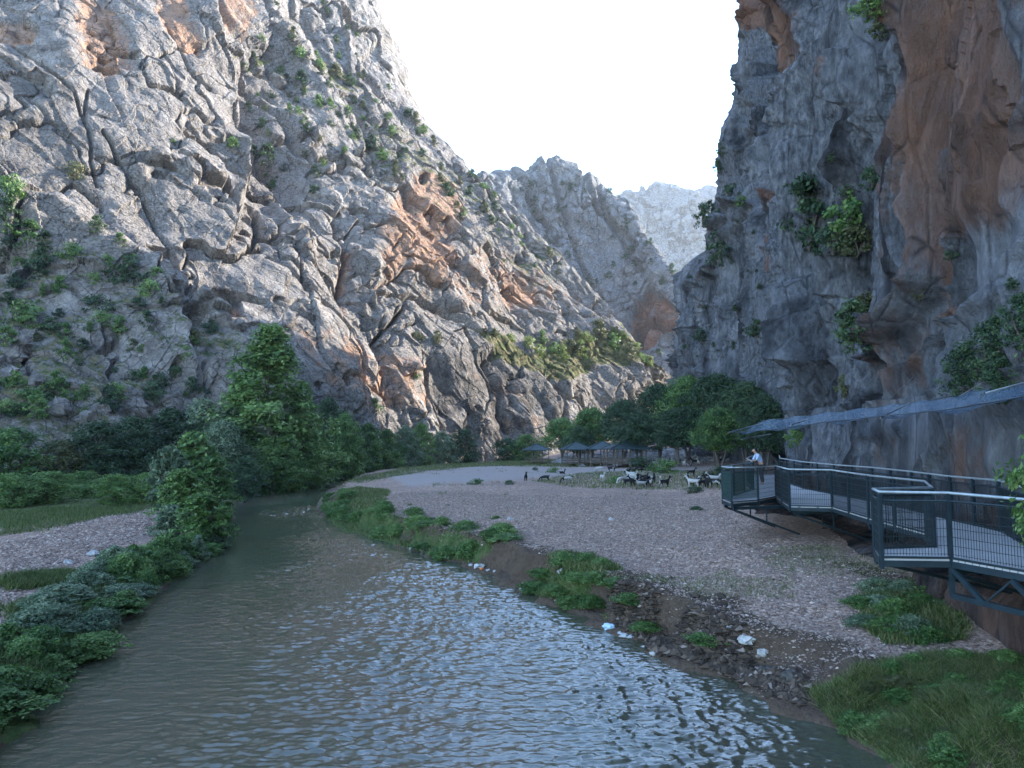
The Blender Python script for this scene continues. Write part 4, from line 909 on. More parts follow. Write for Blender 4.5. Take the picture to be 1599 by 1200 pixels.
for i in range(34):
    q = gp[(i * 1721) % len(gp)]; plant('ground_weed', 'bank' if i % 3 else 'bank2', tuple(q - [0, 0, .05]), .14 + .05 * (i % 4), .55 + .12 * (i % 3), 'leaf_dry' if i % 4 == 0 else 'leaf_mid', 'small leafy weed among the grass of the lower right bank', 'weed', 'weeds in the lower right grass')
gp = scatter_px([([(1335, 935), (1420, 905), (1500, 925), (1500, 1000), (1420, 1010), (1350, 985)], .3), ([(820, 915), (930, 865), (970, 890), (900, 955)], .3), ([(500, 790), (560, 760), (610, 765), (590, 800), (790, 850), (740, 880), (600, 850), (520, 830)], .9)], 30000, 53)
tri_stuff('grass', gp, .03, .16, M['grass'], 'grass patches along the right bank and below the walkway', 54)
gp = scatter_px([([(930, 905), (1130, 900), (1250, 915), (1240, 935), (1080, 925), (940, 922)], .5), ([(1180, 860), (1280, 850), (1330, 870), (1480, 900), (1300, 905), (1200, 885)], .5)], 5000, 71, patch=1.2)
tri_stuff('grass', gp, .02, .08, M['grass'], 'thin patchy grass coming through the gravel beside the walkway', 72)
gp = scatter_px([([(0, 800), (250, 785), (200, 805), (0, 838)], .5), ([(0, 905), (120, 895), (90, 915), (0, 930)], .3), ([(0, 1150), (140, 1010), (220, 900), (60, 930), (0, 1000)], .9)], 26000, 55)
tri_stuff('grass', gp, .03, .2, M['grass'], 'grass around the gravel patch on the left bank', 56)
gp = scatter_px([([(450, 752), (570, 744), (700, 724), (860, 718), (860, 725), (740, 730), (640, 741), (560, 756)], 1), ([(830, 752), (930, 737), (1140, 737), (1150, 768), (1000, 765), (900, 762)], .4), ([(745, 722), (900, 718), (960, 726), (900, 730), (780, 728)], .5)], 26000, 57)
tri_stuff('grass', gp, .05, .2, M['grass'], 'sparse grass on the far flat around the goats and pavilions', 58, lean=.8)
def stones(name, n, polys, s0, s1, seed, label, flat=.6, mat=None):
    r = np.random.default_rng(seed); p = scatter_px(polys, n, seed, .4, .45); n = len(p)
    oc = np.array([[1, 0, 0], [-1, 0, 0], [0, 1, 0], [0, -1, 0], [0, 0, 1], [0, 0, -1]], float); Fq = np.array([[0, 2, 4], [2, 1, 4], [1, 3, 4], [3, 0, 4], [2, 0, 5], [1, 2, 5], [3, 1, 5], [0, 3, 5]])
    s = r.uniform(s0, s1, n) ** 1 * r.choice([.6, .8, 1, 1.5], n); V = oc[None] * r.uniform(.6, 1.2, (n, 6, 1)) + r.normal(0, .12, (n, 6, 3)); V = V * s[:, None, None] * np.array([1, 1, flat])
    a = r.uniform(0, 6.28, n); c, sn = np.cos(a)[:, None], np.sin(a)[:, None]
    x = V[..., 0] * c * 1.3 - V[..., 1] * sn; y = V[..., 0] * sn * 1.3 + V[..., 1] * c; V = np.stack([x, y, V[..., 2]], -1) + p[:, None, :] + np.array([0, 0, .15]) * s[:, None, None]
    Fc = (Fq[None] + (np.arange(n) * 6)[:, None, None]).reshape(-1, 3); lv = np.repeat(r.uniform(0, 1, n), 6)[:, None] * np.ones(3)
    return link(name, mesh(name, V.reshape(-1, 3), Fc, False, {'lv': lv}), mat, kind='stuff', label=label, cat='stones')
def lv_mat(name, stops, rough=.9, k=.35):
    m = NT(name); at = m.n('ShaderNodeAttribute', attribute_name='lv'); sp = m.n('ShaderNodeSeparateColor'); m.l(at.outputs['Color'], sp.inputs[0])
    g = m.n('ShaderNodeNewGeometry').outputs['Position']
    c = m.ramp(sp.outputs[0], stops); c = m.mix(k, c, m.ramp(m.noise(g, 30, 3), [(.3, (.1, .08, .07)), (.7, (.3, .26, .24))]))
    m.principled(c, rough, .15); return m.m
pm = lv_mat('pebble_stone', [(0, (.12, .075, .055)), (.45, (.33, .215, .16)), (.85, (.54, .38, .30)), (1, (.74, .60, .50))])
RP = [(1200, 850), (1400, 880), (1480, 1015), (1310, 1045), (1240, 1050), (1120, 985), (1010, 920), (800, 860), (700, 830), (560, 790), (620, 770), (1150, 775)]
stones('pebbles', 60000, [(RP, 1)], .014, .042, 61, 'loose pebbles strewn over the gravel flat right of the stream', mat=pm)
stones('pebbles', 9000, [([(1150, 1060), (1040, 1020), (960, 975), (950, 930), (1100, 960), (1260, 1060), (1250, 1105)], 1)], .025, .10, 64, 'clods and stones on the eroded cut of the right bank', mat=lv_mat('clods', [(0, (.018, .012, .008)), (.7, (.07, .046, .03)), (.93, (.13, .09, .062)), (1, (.30, .24, .2))], k=.1))
stones('pebbles', 16000, [([(0, 850), (240, 790), (235, 830), (200, 850), (120, 880), (30, 935), (0, 980)], 1)], .02, .06, 62, 'loose pebbles on the left gravel patch', mat=pm)
stones('pebbles', 3500, [([(860, 724), (1140, 722), (1150, 700), (1000, 706), (880, 712)], 1)], .12, .5, 65, 'grey scree stones under the grove', mat=lv_mat('scree', [(0, (.16, .155, .15)), (1, (.42, .41, .40))]))
lf = scatter_px([(RP, 1), ([(0, 850), (240, 790), (235, 830), (200, 850), (120, 880), (30, 935), (0, 980)], .15)], 60000, 66, .4, .8)
ot = np.tile([0, 0, 1.], (len(lf), 1))
link('dry_leaves', leaves_mesh('dry_leaves', lf + [0, 0, .02], .06, ot, 67, up=1.2), lv_mat('dry_leaf', [(0, (.18, .12, .09)), (.5, (.40, .31, .25)), (1, (.66, .57, .48))]), kind='stuff', label='dry fallen leaves littering the gravel', cat='leaves')
print('plants %.1fs' % (time.time() - T0))
# ================================================================== WALKWAY
DZ = 2.93
OUT = [(9.6, 5.0), (8.9, 8.6), (8.2, 11.3), (7.66, 13.1), (6.5, 13.2), (6.92, 14.3), (8.2, 14.55), (9.2, 16.6), (9.5, 19.9), (9.95, 23.2), (8.74, 23.5), (9.7, 27.4), (8.48, 25.7), (7.3, 24.8), (7.45, 26.4), (10.2, 31.5), (12.0, 38), (14.6, 45)]
INN = [(11.2, 5.0), (10.6, 8.8), (9.9, 12.0), (9.85, 14.2), (11.1, 17.0), (11.35, 19.3), (11.8, 22), (12.1, 25), (12.3, 28.4), (12.5, 32), (13.7, 38), (16.2, 45)]
mdeck = NT('deck_boards'); tc = mdeck.n('ShaderNodeNewGeometry').outputs['Position']
wv = mdeck.n('ShaderNodeTexWave', i_Scale=2.4, i_Distortion=.3, bands_direction='Y'); mdeck.l(tc, wv.inputs['Vector'])
bc = mdeck.mix(mdeck.noise(tc, 2.5, 5, .7), (.32, .31, .30), (.55, .54, .53)); bc = mdeck.mix(mdeck.math('MULTIPLY', mdeck.ramp(wv.outputs[0], [(0, (1, 1, 1)), (.10, (0, 0, 0))]), .8), bc, (.05, .05, .05))
mdeck.principled(bc, .75, .3, mdeck.bump(wv.outputs[0], .01, .5)); M['deck'] = mdeck.m
wk = empty('walkway', (9, 14, 0), label='dark steel walkway with mesh railings bolted along the foot of the right cliff', cat='walkway')
wk_inv = Matrix.Translation((-9, -14, 0))
def wpart(mb, name, mat, smooth=False, parent=None, **k):
    me = mb.mesh(name, smooth); me.transform(wk_inv); return link(name, me, mat, parent or wk, **k)
poly = OUT + INN[::-1]; n = len(poly); db = MB()
tri = __import__('mathutils').geometry.tessellate_polygon([[Vector((x, y, 0)) for x, y in poly]])
V = [(x, y, DZ) for x, y in poly] + [(x, y, DZ - .06) for x, y in poly]
Fs = []
for a, b, c in tri:
    nz = (Vector(V[b]) - Vector(V[a])).cross(Vector(V[c]) - Vector(V[a])).z
    if nz < 0: b, c = c, b
    Fs += [(a, b, c), (a + n, c + n, b + n)]
Fs += [(i, (i + 1) % n, (i + 1) % n + n, i + n) for i in range(n)]
db.add(V, Fs); wpart(db, 'deck', M['deck'])
def dense(path, step):
    out = []
    for (x0, y0), (x1, y1) in zip(path[:-1], path[1:]):
        L = math.hypot(x1 - x0, y1 - y0); k = max(1, math.ceil(L / step))
        out += [(x0 + (x1 - x0) * i / k, y0 + (y1 - y0) * i / k) for i in range(k)]
    return out + [path[-1]]
for side, path in (('outer', OUT), ('inner', INN)):
    sg = 1 if side == 'outer' else -1
    eb = MB(); rl = MB(); rl2 = MB()
    for (a, b) in zip(path[:-1], path[1:]):
        eb.bar((*a, DZ - .085), (*b, DZ - .085), .05, .11)
        eb.bar((*a, DZ + .025), (*b, DZ + .025), .035, .035)
    wpart(eb, 'edge_beam', M['steel'])
    rl.tube([(*p, DZ + 1.15 + .012 * math.sin(i * 2.1)) for i, p in enumerate(path)], .026, 8); wpart(rl, 'handrail', M['rail'], True)
    rl2.tube([(*p, DZ + 1.01) for p in path], .018, 6); wpart(rl2, 'mid_rail', M['steel'], True)
    pts = dense(path, 2.2)
    for p in pts:
        pb_ = MB(); pb_.bar((*p, DZ - .18), (*p, DZ + 1.14), .055, .075); wpart(pb_, 'post', M['steel'])
    for a, b in zip(pts[:-1], pts[1:]):
        L = math.hypot(b[0] - a[0], b[1] - a[1]); far = (a[1] + b[1]) / 2 > 30
        if L < .5: continue
        mb = MB(); k = max(3, int(L / (.052 if not far else .12))); u0 = Vector((*a, 0)); u1 = Vector((*b, 0))
        for i in range(1, k):
            q = u0.lerp(u1, i / k); mb.bar((q.x, q.y, DZ + .06), (q.x, q.y, DZ + 1.0), .0065, .0065)
        for j in range(7):
            z = DZ + .09 + j * .148; q0 = u0.lerp(u1, .02); q1 = u0.lerp(u1, .98); mb.bar((q0.x, q0.y, z), (q1.x, q1.y, z), .008, .008)
        wpart(mb, 'mesh_panel', M['wire'])
# green shade cloth tied on the far platform
ng = NT('green_shade_cloth'); a_ = ng.n('ShaderNodeBsdfPrincipled', i_Roughness=.8); a_.inputs['Base Color'].default_value = (.02, .07, .06, 1)
t_ = ng.n('ShaderNodeBsdfTransparent'); x_ = ng.n('ShaderNodeMixShader', i_0=.38); ng.l(t_.outputs[0], x_.inputs[1]); ng.l(a_.outputs[0], x_.inputs[2]); ng.l(x_.outputs[0], ng.out.inputs[0])
for a, b in [(OUT[12], OUT[13]), (OUT[13], OUT[14])]:
    mb = MB(); mb.bar((a[0] - .03, a[1] - .04, DZ + .55), (b[0] - .03, b[1] - .04, DZ + .55), .006, .88, up=(0, 0, 1)); wpart(mb, 'shade_cloth', ng.m, label='dark green mesh cloth tied to the far platform railing')
# truss and brackets
tb_ = MB(); A = Vector((7.66, 13.1, 0)); Bv = Vector((9.6, 5.0, 0)); lo = DZ - .62
tb_.bar((A.x, A.y, lo), (Bv.x, Bv.y, lo), .07, .09); tb_.bar((A.x, A.y, DZ - .1), (A.x, A.y, lo - .04), .07, .07)
for k in range(7):
    p0 = A.lerp(Bv, k / 7); pm_ = A.lerp(Bv, (k + .55) / 7); p1 = A.lerp(Bv, (k + 1) / 7)
    tb_.bar((p0.x, p0.y, DZ - .15), (pm_.x, pm_.y, lo), .06, .08); tb_.bar((pm_.x, pm_.y, lo), (p1.x, p1.y, DZ - .15), .025, .03)
wpart(tb_, 'truss', M['steel'])
for (o_, w_) in [((8.9, 8.6), (12, 9.2)), ((8.2, 11.3), (12, 12)), ((7.66, 13.1), (11.8, 14.3)), ((6.92, 14.3), (11.8, 15.6)), ((9.2, 16.6), (12, 17.2)), ((9.5, 19.9), (12, 20.4)), ((8.9, 23.6), (12.2, 23.8)), ((9.7, 27.4), (13, 28)), ((7.45, 26.2), (10.5, 28.5)), ((7.4, 25.0), (10.6, 26.0)), ((10.2, 31.5), (14, 32)), ((12, 38), (15, 38.4))]:
    br = MB(); br.bar((*o_, DZ - .2), (*w_, DZ - .2), .07, .1); d = Vector((*o_, 0)).lerp(Vector((*w_, 0)), .78)
    br.bar((*o_, DZ - .24), (d.x, d.y, DZ - 1.15), .055, .06); m2 = Vector((*o_, 0)).lerp(d, .5); br.bar((m2.x, m2.y, DZ - .2), (m2.x, m2.y, DZ - .66), .04, .04)
    wpart(br, 'bracket', M['steel'])
# ================================================================== BLUE NET CANOPY
nn_ = NT('blue_net'); g_ = nn_.n('ShaderNodeNewGeometry').outputs['Position']
a_ = nn_.n('ShaderNodeBsdfPrincipled', i_Roughness=.7); nn_.l(nn_.mix(nn_.noise(g_, 3, 4), (.05, .09, .14), (.12, .19, .27)), a_.inputs['Base Color'])
t_ = nn_.n('ShaderNodeBsdfTransparent'); x_ = nn_.n('ShaderNodeMixShader'); f_ = nn_.ramp(nn_.noise(g_, 14, 2), [(.35, (.34, .34, .34)), (.65, (.66, .66, .66))]); nn_.l(f_, x_.inputs[0])
nn_.l(t_.outputs[0], x_.inputs[1]); nn_.l(a_.outputs[0], x_.inputs[2]); nn_.l(x_.outputs[0], nn_.out.inputs[0])
cn = empty('rockfall_net', (9, 18, 5), label='sagging blue rockfall net strung on cables above the walkway', cat='net')
ci = Matrix.Translation((-9, -18, -5))
def cpart(mb, name, mat, smooth=False): me = mb.mesh(name, smooth); me.transform(ci); return link(name, me, mat, cn)
eo = [tuple(P(u, v, Y)) for u, v, Y in [(1137, 676, 25.5), (1200, 672, 23), (1285, 660, 20), (1380, 650, 17), (1480, 640, 14), (1599, 620, 11.2), (1700, 600, 9.4)]]
ei = [tuple(P(u, v, Y)) for u, v, Y in [(1187, 658, 31), (1240, 652, 28.5), (1310, 643, 25.5), (1385, 634, 22.5), (1450, 626, 20), (1599, 597, 15.6), (1760, 560, 12.6)]]
K = 80; J = 12; eo_ = np.array(eo); ei_ = np.array(ei); tt_ = np.linspace(0, 6, K)
fo = np.stack([np.interp(tt_, range(7), eo_[:, k]) for k in range(3)], -1); fi = np.stack([np.interp(tt_, range(7), ei_[:, k]) for k in range(3)], -1)
Nn = np.zeros((K, J, 3))
for j in range(J):
    s = j / (J - 1); Nn[:, j] = fo * (1 - s) + fi * s; Nn[:, j, 2] -= .16 * math.sin(math.pi * s) * (1 + .5 * np.sin(tt_ * 2 * math.pi)) ; Nn[:, j, 2] += .03 * np.sin(tt_ * 9 + j)
link('net', mesh('net', (Nn - np.array([9, 18, 5])).reshape(-1, 3), grid_faces(K, J), True), nn_.m, cn)
cb = MB(); cb.tube(eo, .012, 5); cb.tube(ei, .012, 5)
cpart(cb, 'edge_cable', M['wire'])
M['galv'] = simple_mat('galvanised_bar', (.25, .27, .29), .45, .2, 8, metal=.4)
for a, b in [((1137, 676, 25.5), (1192, 661, 30.5)), ((1158, 686, 24.6), (1204, 678, 27)), ((1235, 664, 22), (1262, 655, 24)), ((1375, 653, 17.2), (1420, 630, 21)), ((1540, 614, 14.5), (1600, 598, 13))]:
    rb = MB(); rb.tube([tuple(P(*a)), tuple(P(*b))], .02, 6); cpart(rb, 'support_rod', M['galv'], True)
for a, b in [((1300, 645, 26), (1345, 606)), ((1375, 636, 23), (1430, 590)), ((1450, 627, 20), (1500, 600)), ((1240, 652, 28.5), (1275, 628)), ((1450, 628, 20), (1605, 583)), ((1500, 618, 18), (1570, 575))]:
    e, _ = on_wall('cliff', *b); rb = MB(); rb.tube([tuple(P(*a)), tuple(e)], .009, 4); cpart(rb, 'stay_cable', M['galv'])
# ================================================================== PAVILIONS
M['roof'] = simple_mat('roof_sheet_dark_teal', (.028, .05, .055), .6, .3, 3)
M['wood'] = simple_mat('weathered_timber', (.15, .115, .09), .85, .4, 5)
def make_pavilion():
    r = empty('pavilion', (0, 0, 0)); W = 2.5; rf = MB(); e = 2.15; t = 3.15
    rf.add([(-W, -W, e), (W, -W, e), (W, W, e), (-W, W, e), (0, 0, t), (-W, -W, e - .1), (W, -W, e - .1), (W, W, e - .1), (-W, W, e - .1)], [(0, 1, 4), (1, 2, 4), (2, 3, 4), (3, 0, 4), (0, 5, 6, 1), (1, 6, 7, 2), (2, 7, 8, 3), (3, 8, 5, 0), (8, 7, 6, 5)])
    for a in ((-W, -W), (W, -W), (W, W), (-W, W)): rf.bar((*a, e + .03), (0, 0, t + .03), .09, .05)
    rf.build('roof', M['roof'], r)
    for a in (-1, 0, 1):
        for b in (-1, 1):
            p = MB(); p.tube([(a * 1.95, b * 1.95, -.3), (a * 1.95, b * 1.95, e)], .085, 8); p.build('post', M['wood'], r, True)
            if a: q = MB(); q.bar((a * 1.95, b * 1.95, 1.5), (a * 1.2, b * 1.95, e - .05), .08); q.build('brace', M['wood'], r)
    f = MB(); f.bar((-2.1, 0, .32), (2.1, 0, .32), 4.2, .08); [f.bar((x, -2.1, .3), (x, -2.1, -.3), .12) for x in (-2, 0, 2)]; f.build('platform', M['wood'], r)
    g = MB(); [g.bar((-1.9, y, z), (1.9, y, z), .05, .08) for y in (-2.02, 2.02) for z in (.6, .85)]; g.build('railing', M['wood'], r)
    return r
pav = make_pavilion()
for i, (u, Y, w_, rz, lab) in enumerate([(977, 92, 5.0, .1, 'largest pavilion with a dark hipped roof, nearest to the goats'), (940, 99, 4.4, .0, 'pavilion whose roof overlaps the largest one from the left'), (899, 101, 4.1, .15, 'pavilion with a pale timber post, third from the right'), (838, 108, 3.5, .3, 'small leftmost pavilion standing apart by the thicket')]):
    o = pav if i == 0 else copy_tree(pav); x = (u - CX) / F_PX * Y; o.location = (x, Y, gz(x, Y) + .1); o.rotation_euler = (0, 0, rz); s = w_ / 5; o.scale = (s, s, 1 if i < 3 else .9)
    props(o, lab, 'pavilion', 'dark roofed picnic pavilions')
tbq = MB(); q = at_ground(960, 731); tbq.bar((q.x - 1.9, q.y, .75), (q.x + 1.9, q.y, .75), .5, .07); tbq.bar((q.x - 1.75, q.y, .72), (q.x - 1.75, q.y, 0), .12); tbq.bar((q.x + 1.7, q.y, .72), (q.x + 1.7, q.y, 0), .12)
o = tbq.build('bench', M['wood'], None, label='long low timber bench in front of the pavilions', cat='bench'); o.location.z = q.z - .05
# ================================================================== ANIMALS AND PERSON
def skin_mesh(name, verts, edges, sub=1):
    me = bpy.data.meshes.new(name); me.from_pydata([v[:3] for v in verts], edges, []); me.update()
    o = bpy.data.objects.new(name, me); COL.objects.link(o); m1 = o.modifiers.new('s', 'SKIN'); m1.use_smooth_shade = True
    if not me.skin_vertices: bpy.context.view_layer.objects.active = o; me.attributes
    sv = me.skin_vertices[0].data
    for i, v in enumerate(verts):
        sv[i].radius = (v[3], v[4] if len(v) > 4 else v[3]); sv[i].use_root = (i == 0)
    o.modifiers.new('u', 'SUBSURF').levels = sub; o.modifiers['u'].render_levels = sub
    dg = bpy.context.evaluated_depsgraph_get(); out = bpy.data.meshes.new_from_object(o.evaluated_get(dg)); out.name = name
    bpy.data.objects.remove(o); bpy.data.meshes.remove(me)
    out.materials.clear(); out.polygons.foreach_set('use_smooth', [True] * len(out.polygons)); return out
def goat_mesh(pose):
    V = [(-.36, 0, .58, .15, .13)]; E = []
    def add(p, x, y, z, r, r2=None): V.append((x, y, z, r, r2 or r)); E.append((p, len(V) - 1)); return len(V) - 1
    a = add(0, -.1, 0, .56, .17, .16); b = add(a, .16, 0, .55, .18, .16); c = add(b, .36, 0, .58, .13, .13)
    if pose == 'graze': n1 = add(c, .52, 0, .48, .075); n2 = add(n1, .62, 0, .26, .06); h = add(n2, .68, 0, .14, .065); mz = add(h, .72, 0, .03, .035)
    elif pose == 'lie': n1 = add(c, .46, 0, .72, .075); n2 = add(n1, .5, 0, .86, .06); h = add(n2, .56, 0, .9, .065); mz = add(h, .68, 0, .85, .036)
    else: n1 = add(c, .46, 0, .72, .08); n2 = add(n1, .54, 0, .86, .06); h = add(n2, .62, 0, .92, .068); mz = add(h, .76, 0, .85, .038)
    for s in (-1, 1):
        add(h, V[h][0] - .05, .13 * s, V[h][2] + .0, .018)                                        # ear
        k = add(h, V[h][0] - .05, .045 * s, V[h][2] + .11, .014); add(k, V[h][0] - .15, .07 * s, V[h][2] + .17, .008)   # horn
    t = add(0, -.47, 0, .66, .04); add(t, -.52, 0, .74, .02)
    st = {'walk': .09, 'graze': .04}.get(pose, 0)
    for s in (-1, 1):
        if pose == 'lie':
            k = add(c, .40, .13 * s, .40, .05); add(k, .56, .12 * s, .36, .03); k = add(0, -.30, .17 * s, .42, .07); add(k, -.14, .19 * s, .36, .03); continue
        k = add(c, .34, .09 * s, .36, .05); k2 = add(k, .33 + st * s, .09 * s, .20, .028); k3 = add(k2, .33 + st * s * 1.5, .09 * s, .03, .024)
        k = add(0, -.30, .09 * s, .40, .065); k2 = add(k, -.40 - st * s, .09 * s, .24, .03); k3 = add(k2, -.36 - st * s * 1.3, .09 * s, .03, .024)
    m_ = skin_mesh('goat_' + pose, V, E)
    if pose == 'lie': m_.transform(Matrix.Translation((0, 0, -.33)))
    return m_
GC_ = {'black': simple_mat('goat_hair_black', (.012, .012, .013), .85, .5, 4), 'white': simple_mat('goat_hair_white', (.42, .40, .37), .9, .12, 5), 'grey': simple_mat('goat_hair_grey', (.26, .25, .24), .9, .3, 5)}
def pied(name, c0, c1, sc, lo_):
    m_ = NT(name); tc_ = m_.n('ShaderNodeTexCoord').outputs['Object']; oi_ = m_.n('ShaderNodeObjectInfo')
    mp_ = m_.n('ShaderNodeMapping'); m_.l(tc_, mp_.inputs[0]); m_.l(oi_.outputs['Random'], mp_.inputs['Location'])
    m_.principled(m_.mix(m_.ramp(m_.noise(mp_.outputs[0], sc, 2), [(lo_, (0, 0, 0)), (lo_ + .05, (1, 1, 1))]), c0, c1), .9, .2); return m_.m
GC_['pied'] = pied('goat_hair_pied', (.015, .015, .015), (.4, .385, .36), 2.3, .5); GC_['badger'] = pied('goat_hair_grey_black', (.02, .02, .02), (.38, .37, .36), 1.8, .45)
GM = {}
def goat(u, v, colr, pose, rz, label, s=1, group=None):
    k = (colr, pose)
    if k not in GM:
        if pose not in GM: GM[pose] = goat_mesh(pose)
        m_ = GM[pose].copy(); m_.materials.append(GC_[colr]); GM[k] = m_
    q = at_ground(u, v); o = link('goat', GM[k], None, None, label=label, cat='goat', group=group)
    o.location = (q.x, q.y, q.z + .0); o.rotation_euler = (0, 0, rz); s *= .86; o.scale = (s, s * random.uniform(1, 1.12), s); return o
for a in [(821, 752, 'black', 'stand', -1.5, 'thin black goat facing the camera, far left of the herd'), (851, 753, 'black', 'graze', 3.3, 'black goat grazing alone left of the herd, facing left'), (886, 756, 'badger', 'graze', 3.2, 'grey backed goat with dark head grazing alone'),
          (876, 741, 'badger', 'lie', .2, 'dark goat resting on the pale path with its head up'), (941, 753, 'white', 'stand', -1.3, 'small white goat seen head on left of the cluster'), (936, 738, 'white', 'graze', 3.0, 'white goat grazing below the pavilions'), (955, 738, 'pied', 'walk', .2, 'black and white goat walking beside the white one below the pavilions'),
          (970, 756, 'white', 'graze', 3.9, 'big pale goat with a broad back at the left of the front cluster'), (981, 760, 'black', 'graze', .3, 'black goat just right of the big pale one'), (1016, 761, 'pied', 'stand', -1.6, 'white faced goat looking at the camera in the front cluster'),
          (1021, 755, 'black', 'stand', 1.3, 'black goat standing alone right of the front cluster'), (1033, 762, 'white', 'stand', -1.9, 'white goat pairing with a black one right of the cluster'), (1038, 762, 'black', 'walk', .5, 'black goat pressed against the white one right of the cluster'),
          (1079, 744, 'black', 'stand', .1, 'black goat in profile above the right group'), (1068, 729, 'white', 'stand', -1.5, 'white goat standing upright under the trees, seen head on'), (1115, 756, 'white', 'stand', 2.9, 'white goat standing behind the black ones of the right group'),
          (1127, 749, 'white', 'graze', 4.0, 'white goat grazing beside the far platform'), (1136, 741, 'white', 'stand', .2, 'white goat beside the rail of the far platform'), (1128, 724, 'black', 'stand', .2, 'black goat under the rightmost trees')]: goat(*a, s=random.uniform(.95, 1.1))
rr = random.Random(11)
def many(lst, where):
    for u, v, c in lst:
        pose = rr.choice(['stand', 'graze', 'walk', 'stand']) if v > 715 else rr.choice(['stand', 'lie', 'walk'])
        cl = {'black': 'black', 'white': 'white', 'grey': 'grey', 'pied': 'black and white', 'badger': 'grey and black'}[c]
        goat(u, v + 3, c, pose, rr.uniform(0, 6.28), cl + ' goat ' + where, rr.uniform(.8, 1.08), cl + ' goats ' + where)
many([(988, 748, 'white'), (984, 753, 'grey'), (1001, 752, 'white'), (996, 746, 'pied'), (991, 757, 'black'), (1000, 757, 'pied'), (1005, 758, 'black'), (1010, 752, 'black'), (1006, 748, 'pied'), (994, 752, 'badger'), (985, 745, 'white'), (1012, 758, 'black'), (1002, 760, 'grey')], 'in the dense front cluster of the herd')
many([(1075, 755, 'black'), (1088, 757, 'black'), (1083, 760, 'white'), (1096, 758, 'black'), (1104, 759, 'black'), (1112, 760, 'black'), (1118, 760, 'pied'), (1092, 752, 'badger'), (1108, 752, 'black'), (1072, 748, 'pied')], 'in the group right of the grassy humps')
many([(958, 724, 'white'), (962, 727, 'white'), (975, 723, 'white'), (981, 726, 'grey'), (988, 727, 'badger'), (999, 724, 'black'), (1010, 728, 'pied'), (998, 735, 'pied'), (979, 738, 'black'), (1003, 732, 'black'), (991, 730, 'black'), (1014, 720, 'grey'), (1024, 725, 'white'), (1030, 720, 'grey'), (1027, 716, 'badger'), (1019, 728, 'black')], 'resting around the largest pavilion')
many([(1049, 718, 'white'), (1054, 726, 'badger'), (1069, 718, 'grey'), (1083, 716, 'white'), (1090, 724, 'white'), (1086, 724, 'black'), (1118, 720, 'pied'), (1131, 718, 'black'), (1060, 722, 'black'), (1100, 722, 'badger'), (1108, 716, 'white'), (1143, 720, 'badger'), (1076, 727, 'badger'), (1040, 728, 'pied')], 'in the shade under the grove')
# person leaning on the far handrail
px_, py_ = 11.75, 35.0; pr = empty('person', (px_, py_, DZ), .0, label='person in a light blue shirt and dark trousers bending over the walkway railing', cat='person')
def bodyline(off, sel):
    # x: to the left of the photo is -x ; leaning forward towards -x
    V = [(0, 0, .95, .13, .11)]; E = []
    def add(p, x, y, z, r, r2=None): V.append((x, y, z, r + off, (r2 or r) + off)); E.append((p, len(V) - 1)); return len(V) - 1
    V[0] = (0, 0, .95, .13 + off, .11 + off)
    if 't' in sel:
        a = add(0, -.05, 0, 1.12, .125, .12); b = add(a, -.16, 0, 1.32, .15, .12); nk = add(b, -.25, 0, 1.45, .06)
        for s in (-1, 1):
            sh = add(b, -.20, .2 * s, 1.36, .06); el = add(sh, -.33, .25 * s, 1.13, .045)
            if 'h' in sel:
                wr = add(el, -.52, .2 * s, 1.12, .03); pm = add(wr, -.60, .19 * s, 1.13, .028, .036)
                for f in range(4): k = add(pm, -.655, .19 * s + (f - 1.5) * .02, 1.135, .009); add(k, -.68, .19 * s + (f - 1.5) * .022, 1.105 - .004 * f, .008)
                add(pm, -.61, (.19 - .05) * s, 1.12, .01)
        if 'h' in sel:
            h1 = add(nk, -.31, 0, 1.52, .075, .07); h2 = add(h1, -.35, 0, 1.60, .085, .08); add(h2, -.36, 0, 1.66, .055); add(h2, -.45, 0, 1.565, .018)
            for s in (-1, 1): add(h2, -.34, .085 * s, 1.59, .014)
    if 'l' in sel:
        for s in (-1, 1):
            hp = add(0, .0, .09 * s, .86, .085); kn = add(hp, -.03, .11 * s, .49, .058); an = add(kn, .03, .11 * s, .1, .038)
            if 'h' in sel: add(an, -.08, .12 * s, .04, .035)
    return V, E
skin_m = simple_mat('skin', (.36, .22, .15), .6, .1, 5)
V_, E_ = bodyline(0, 'tlh'); link('body', skin_mesh('body', V_, E_), skin_m, pr)
V_, E_ = bodyline(.018, 't'); link('shirt', skin_mesh('shirt', V_, E_), simple_mat('shirt_light_blue', (.34, .45, .62), .8, .08, 5), pr, label='light blue short sleeved shirt')
V_, E_ = bodyline(.02, 'l'); link('trousers', skin_mesh('trousers', V_, E_), simple_mat('trousers_dark', (.03, .03, .035), .8, .1, 5), pr)
V_ = [(-.35, 0, 1.665, .105), (-.28, 0, 1.63, .10), (-.265, 0, 1.54, .07)]; link('hair', skin_mesh('hair', V_, [(0, 1), (1, 2)]), simple_mat('hair_dark', (.015, .012, .01), .6, .2, 9), pr)
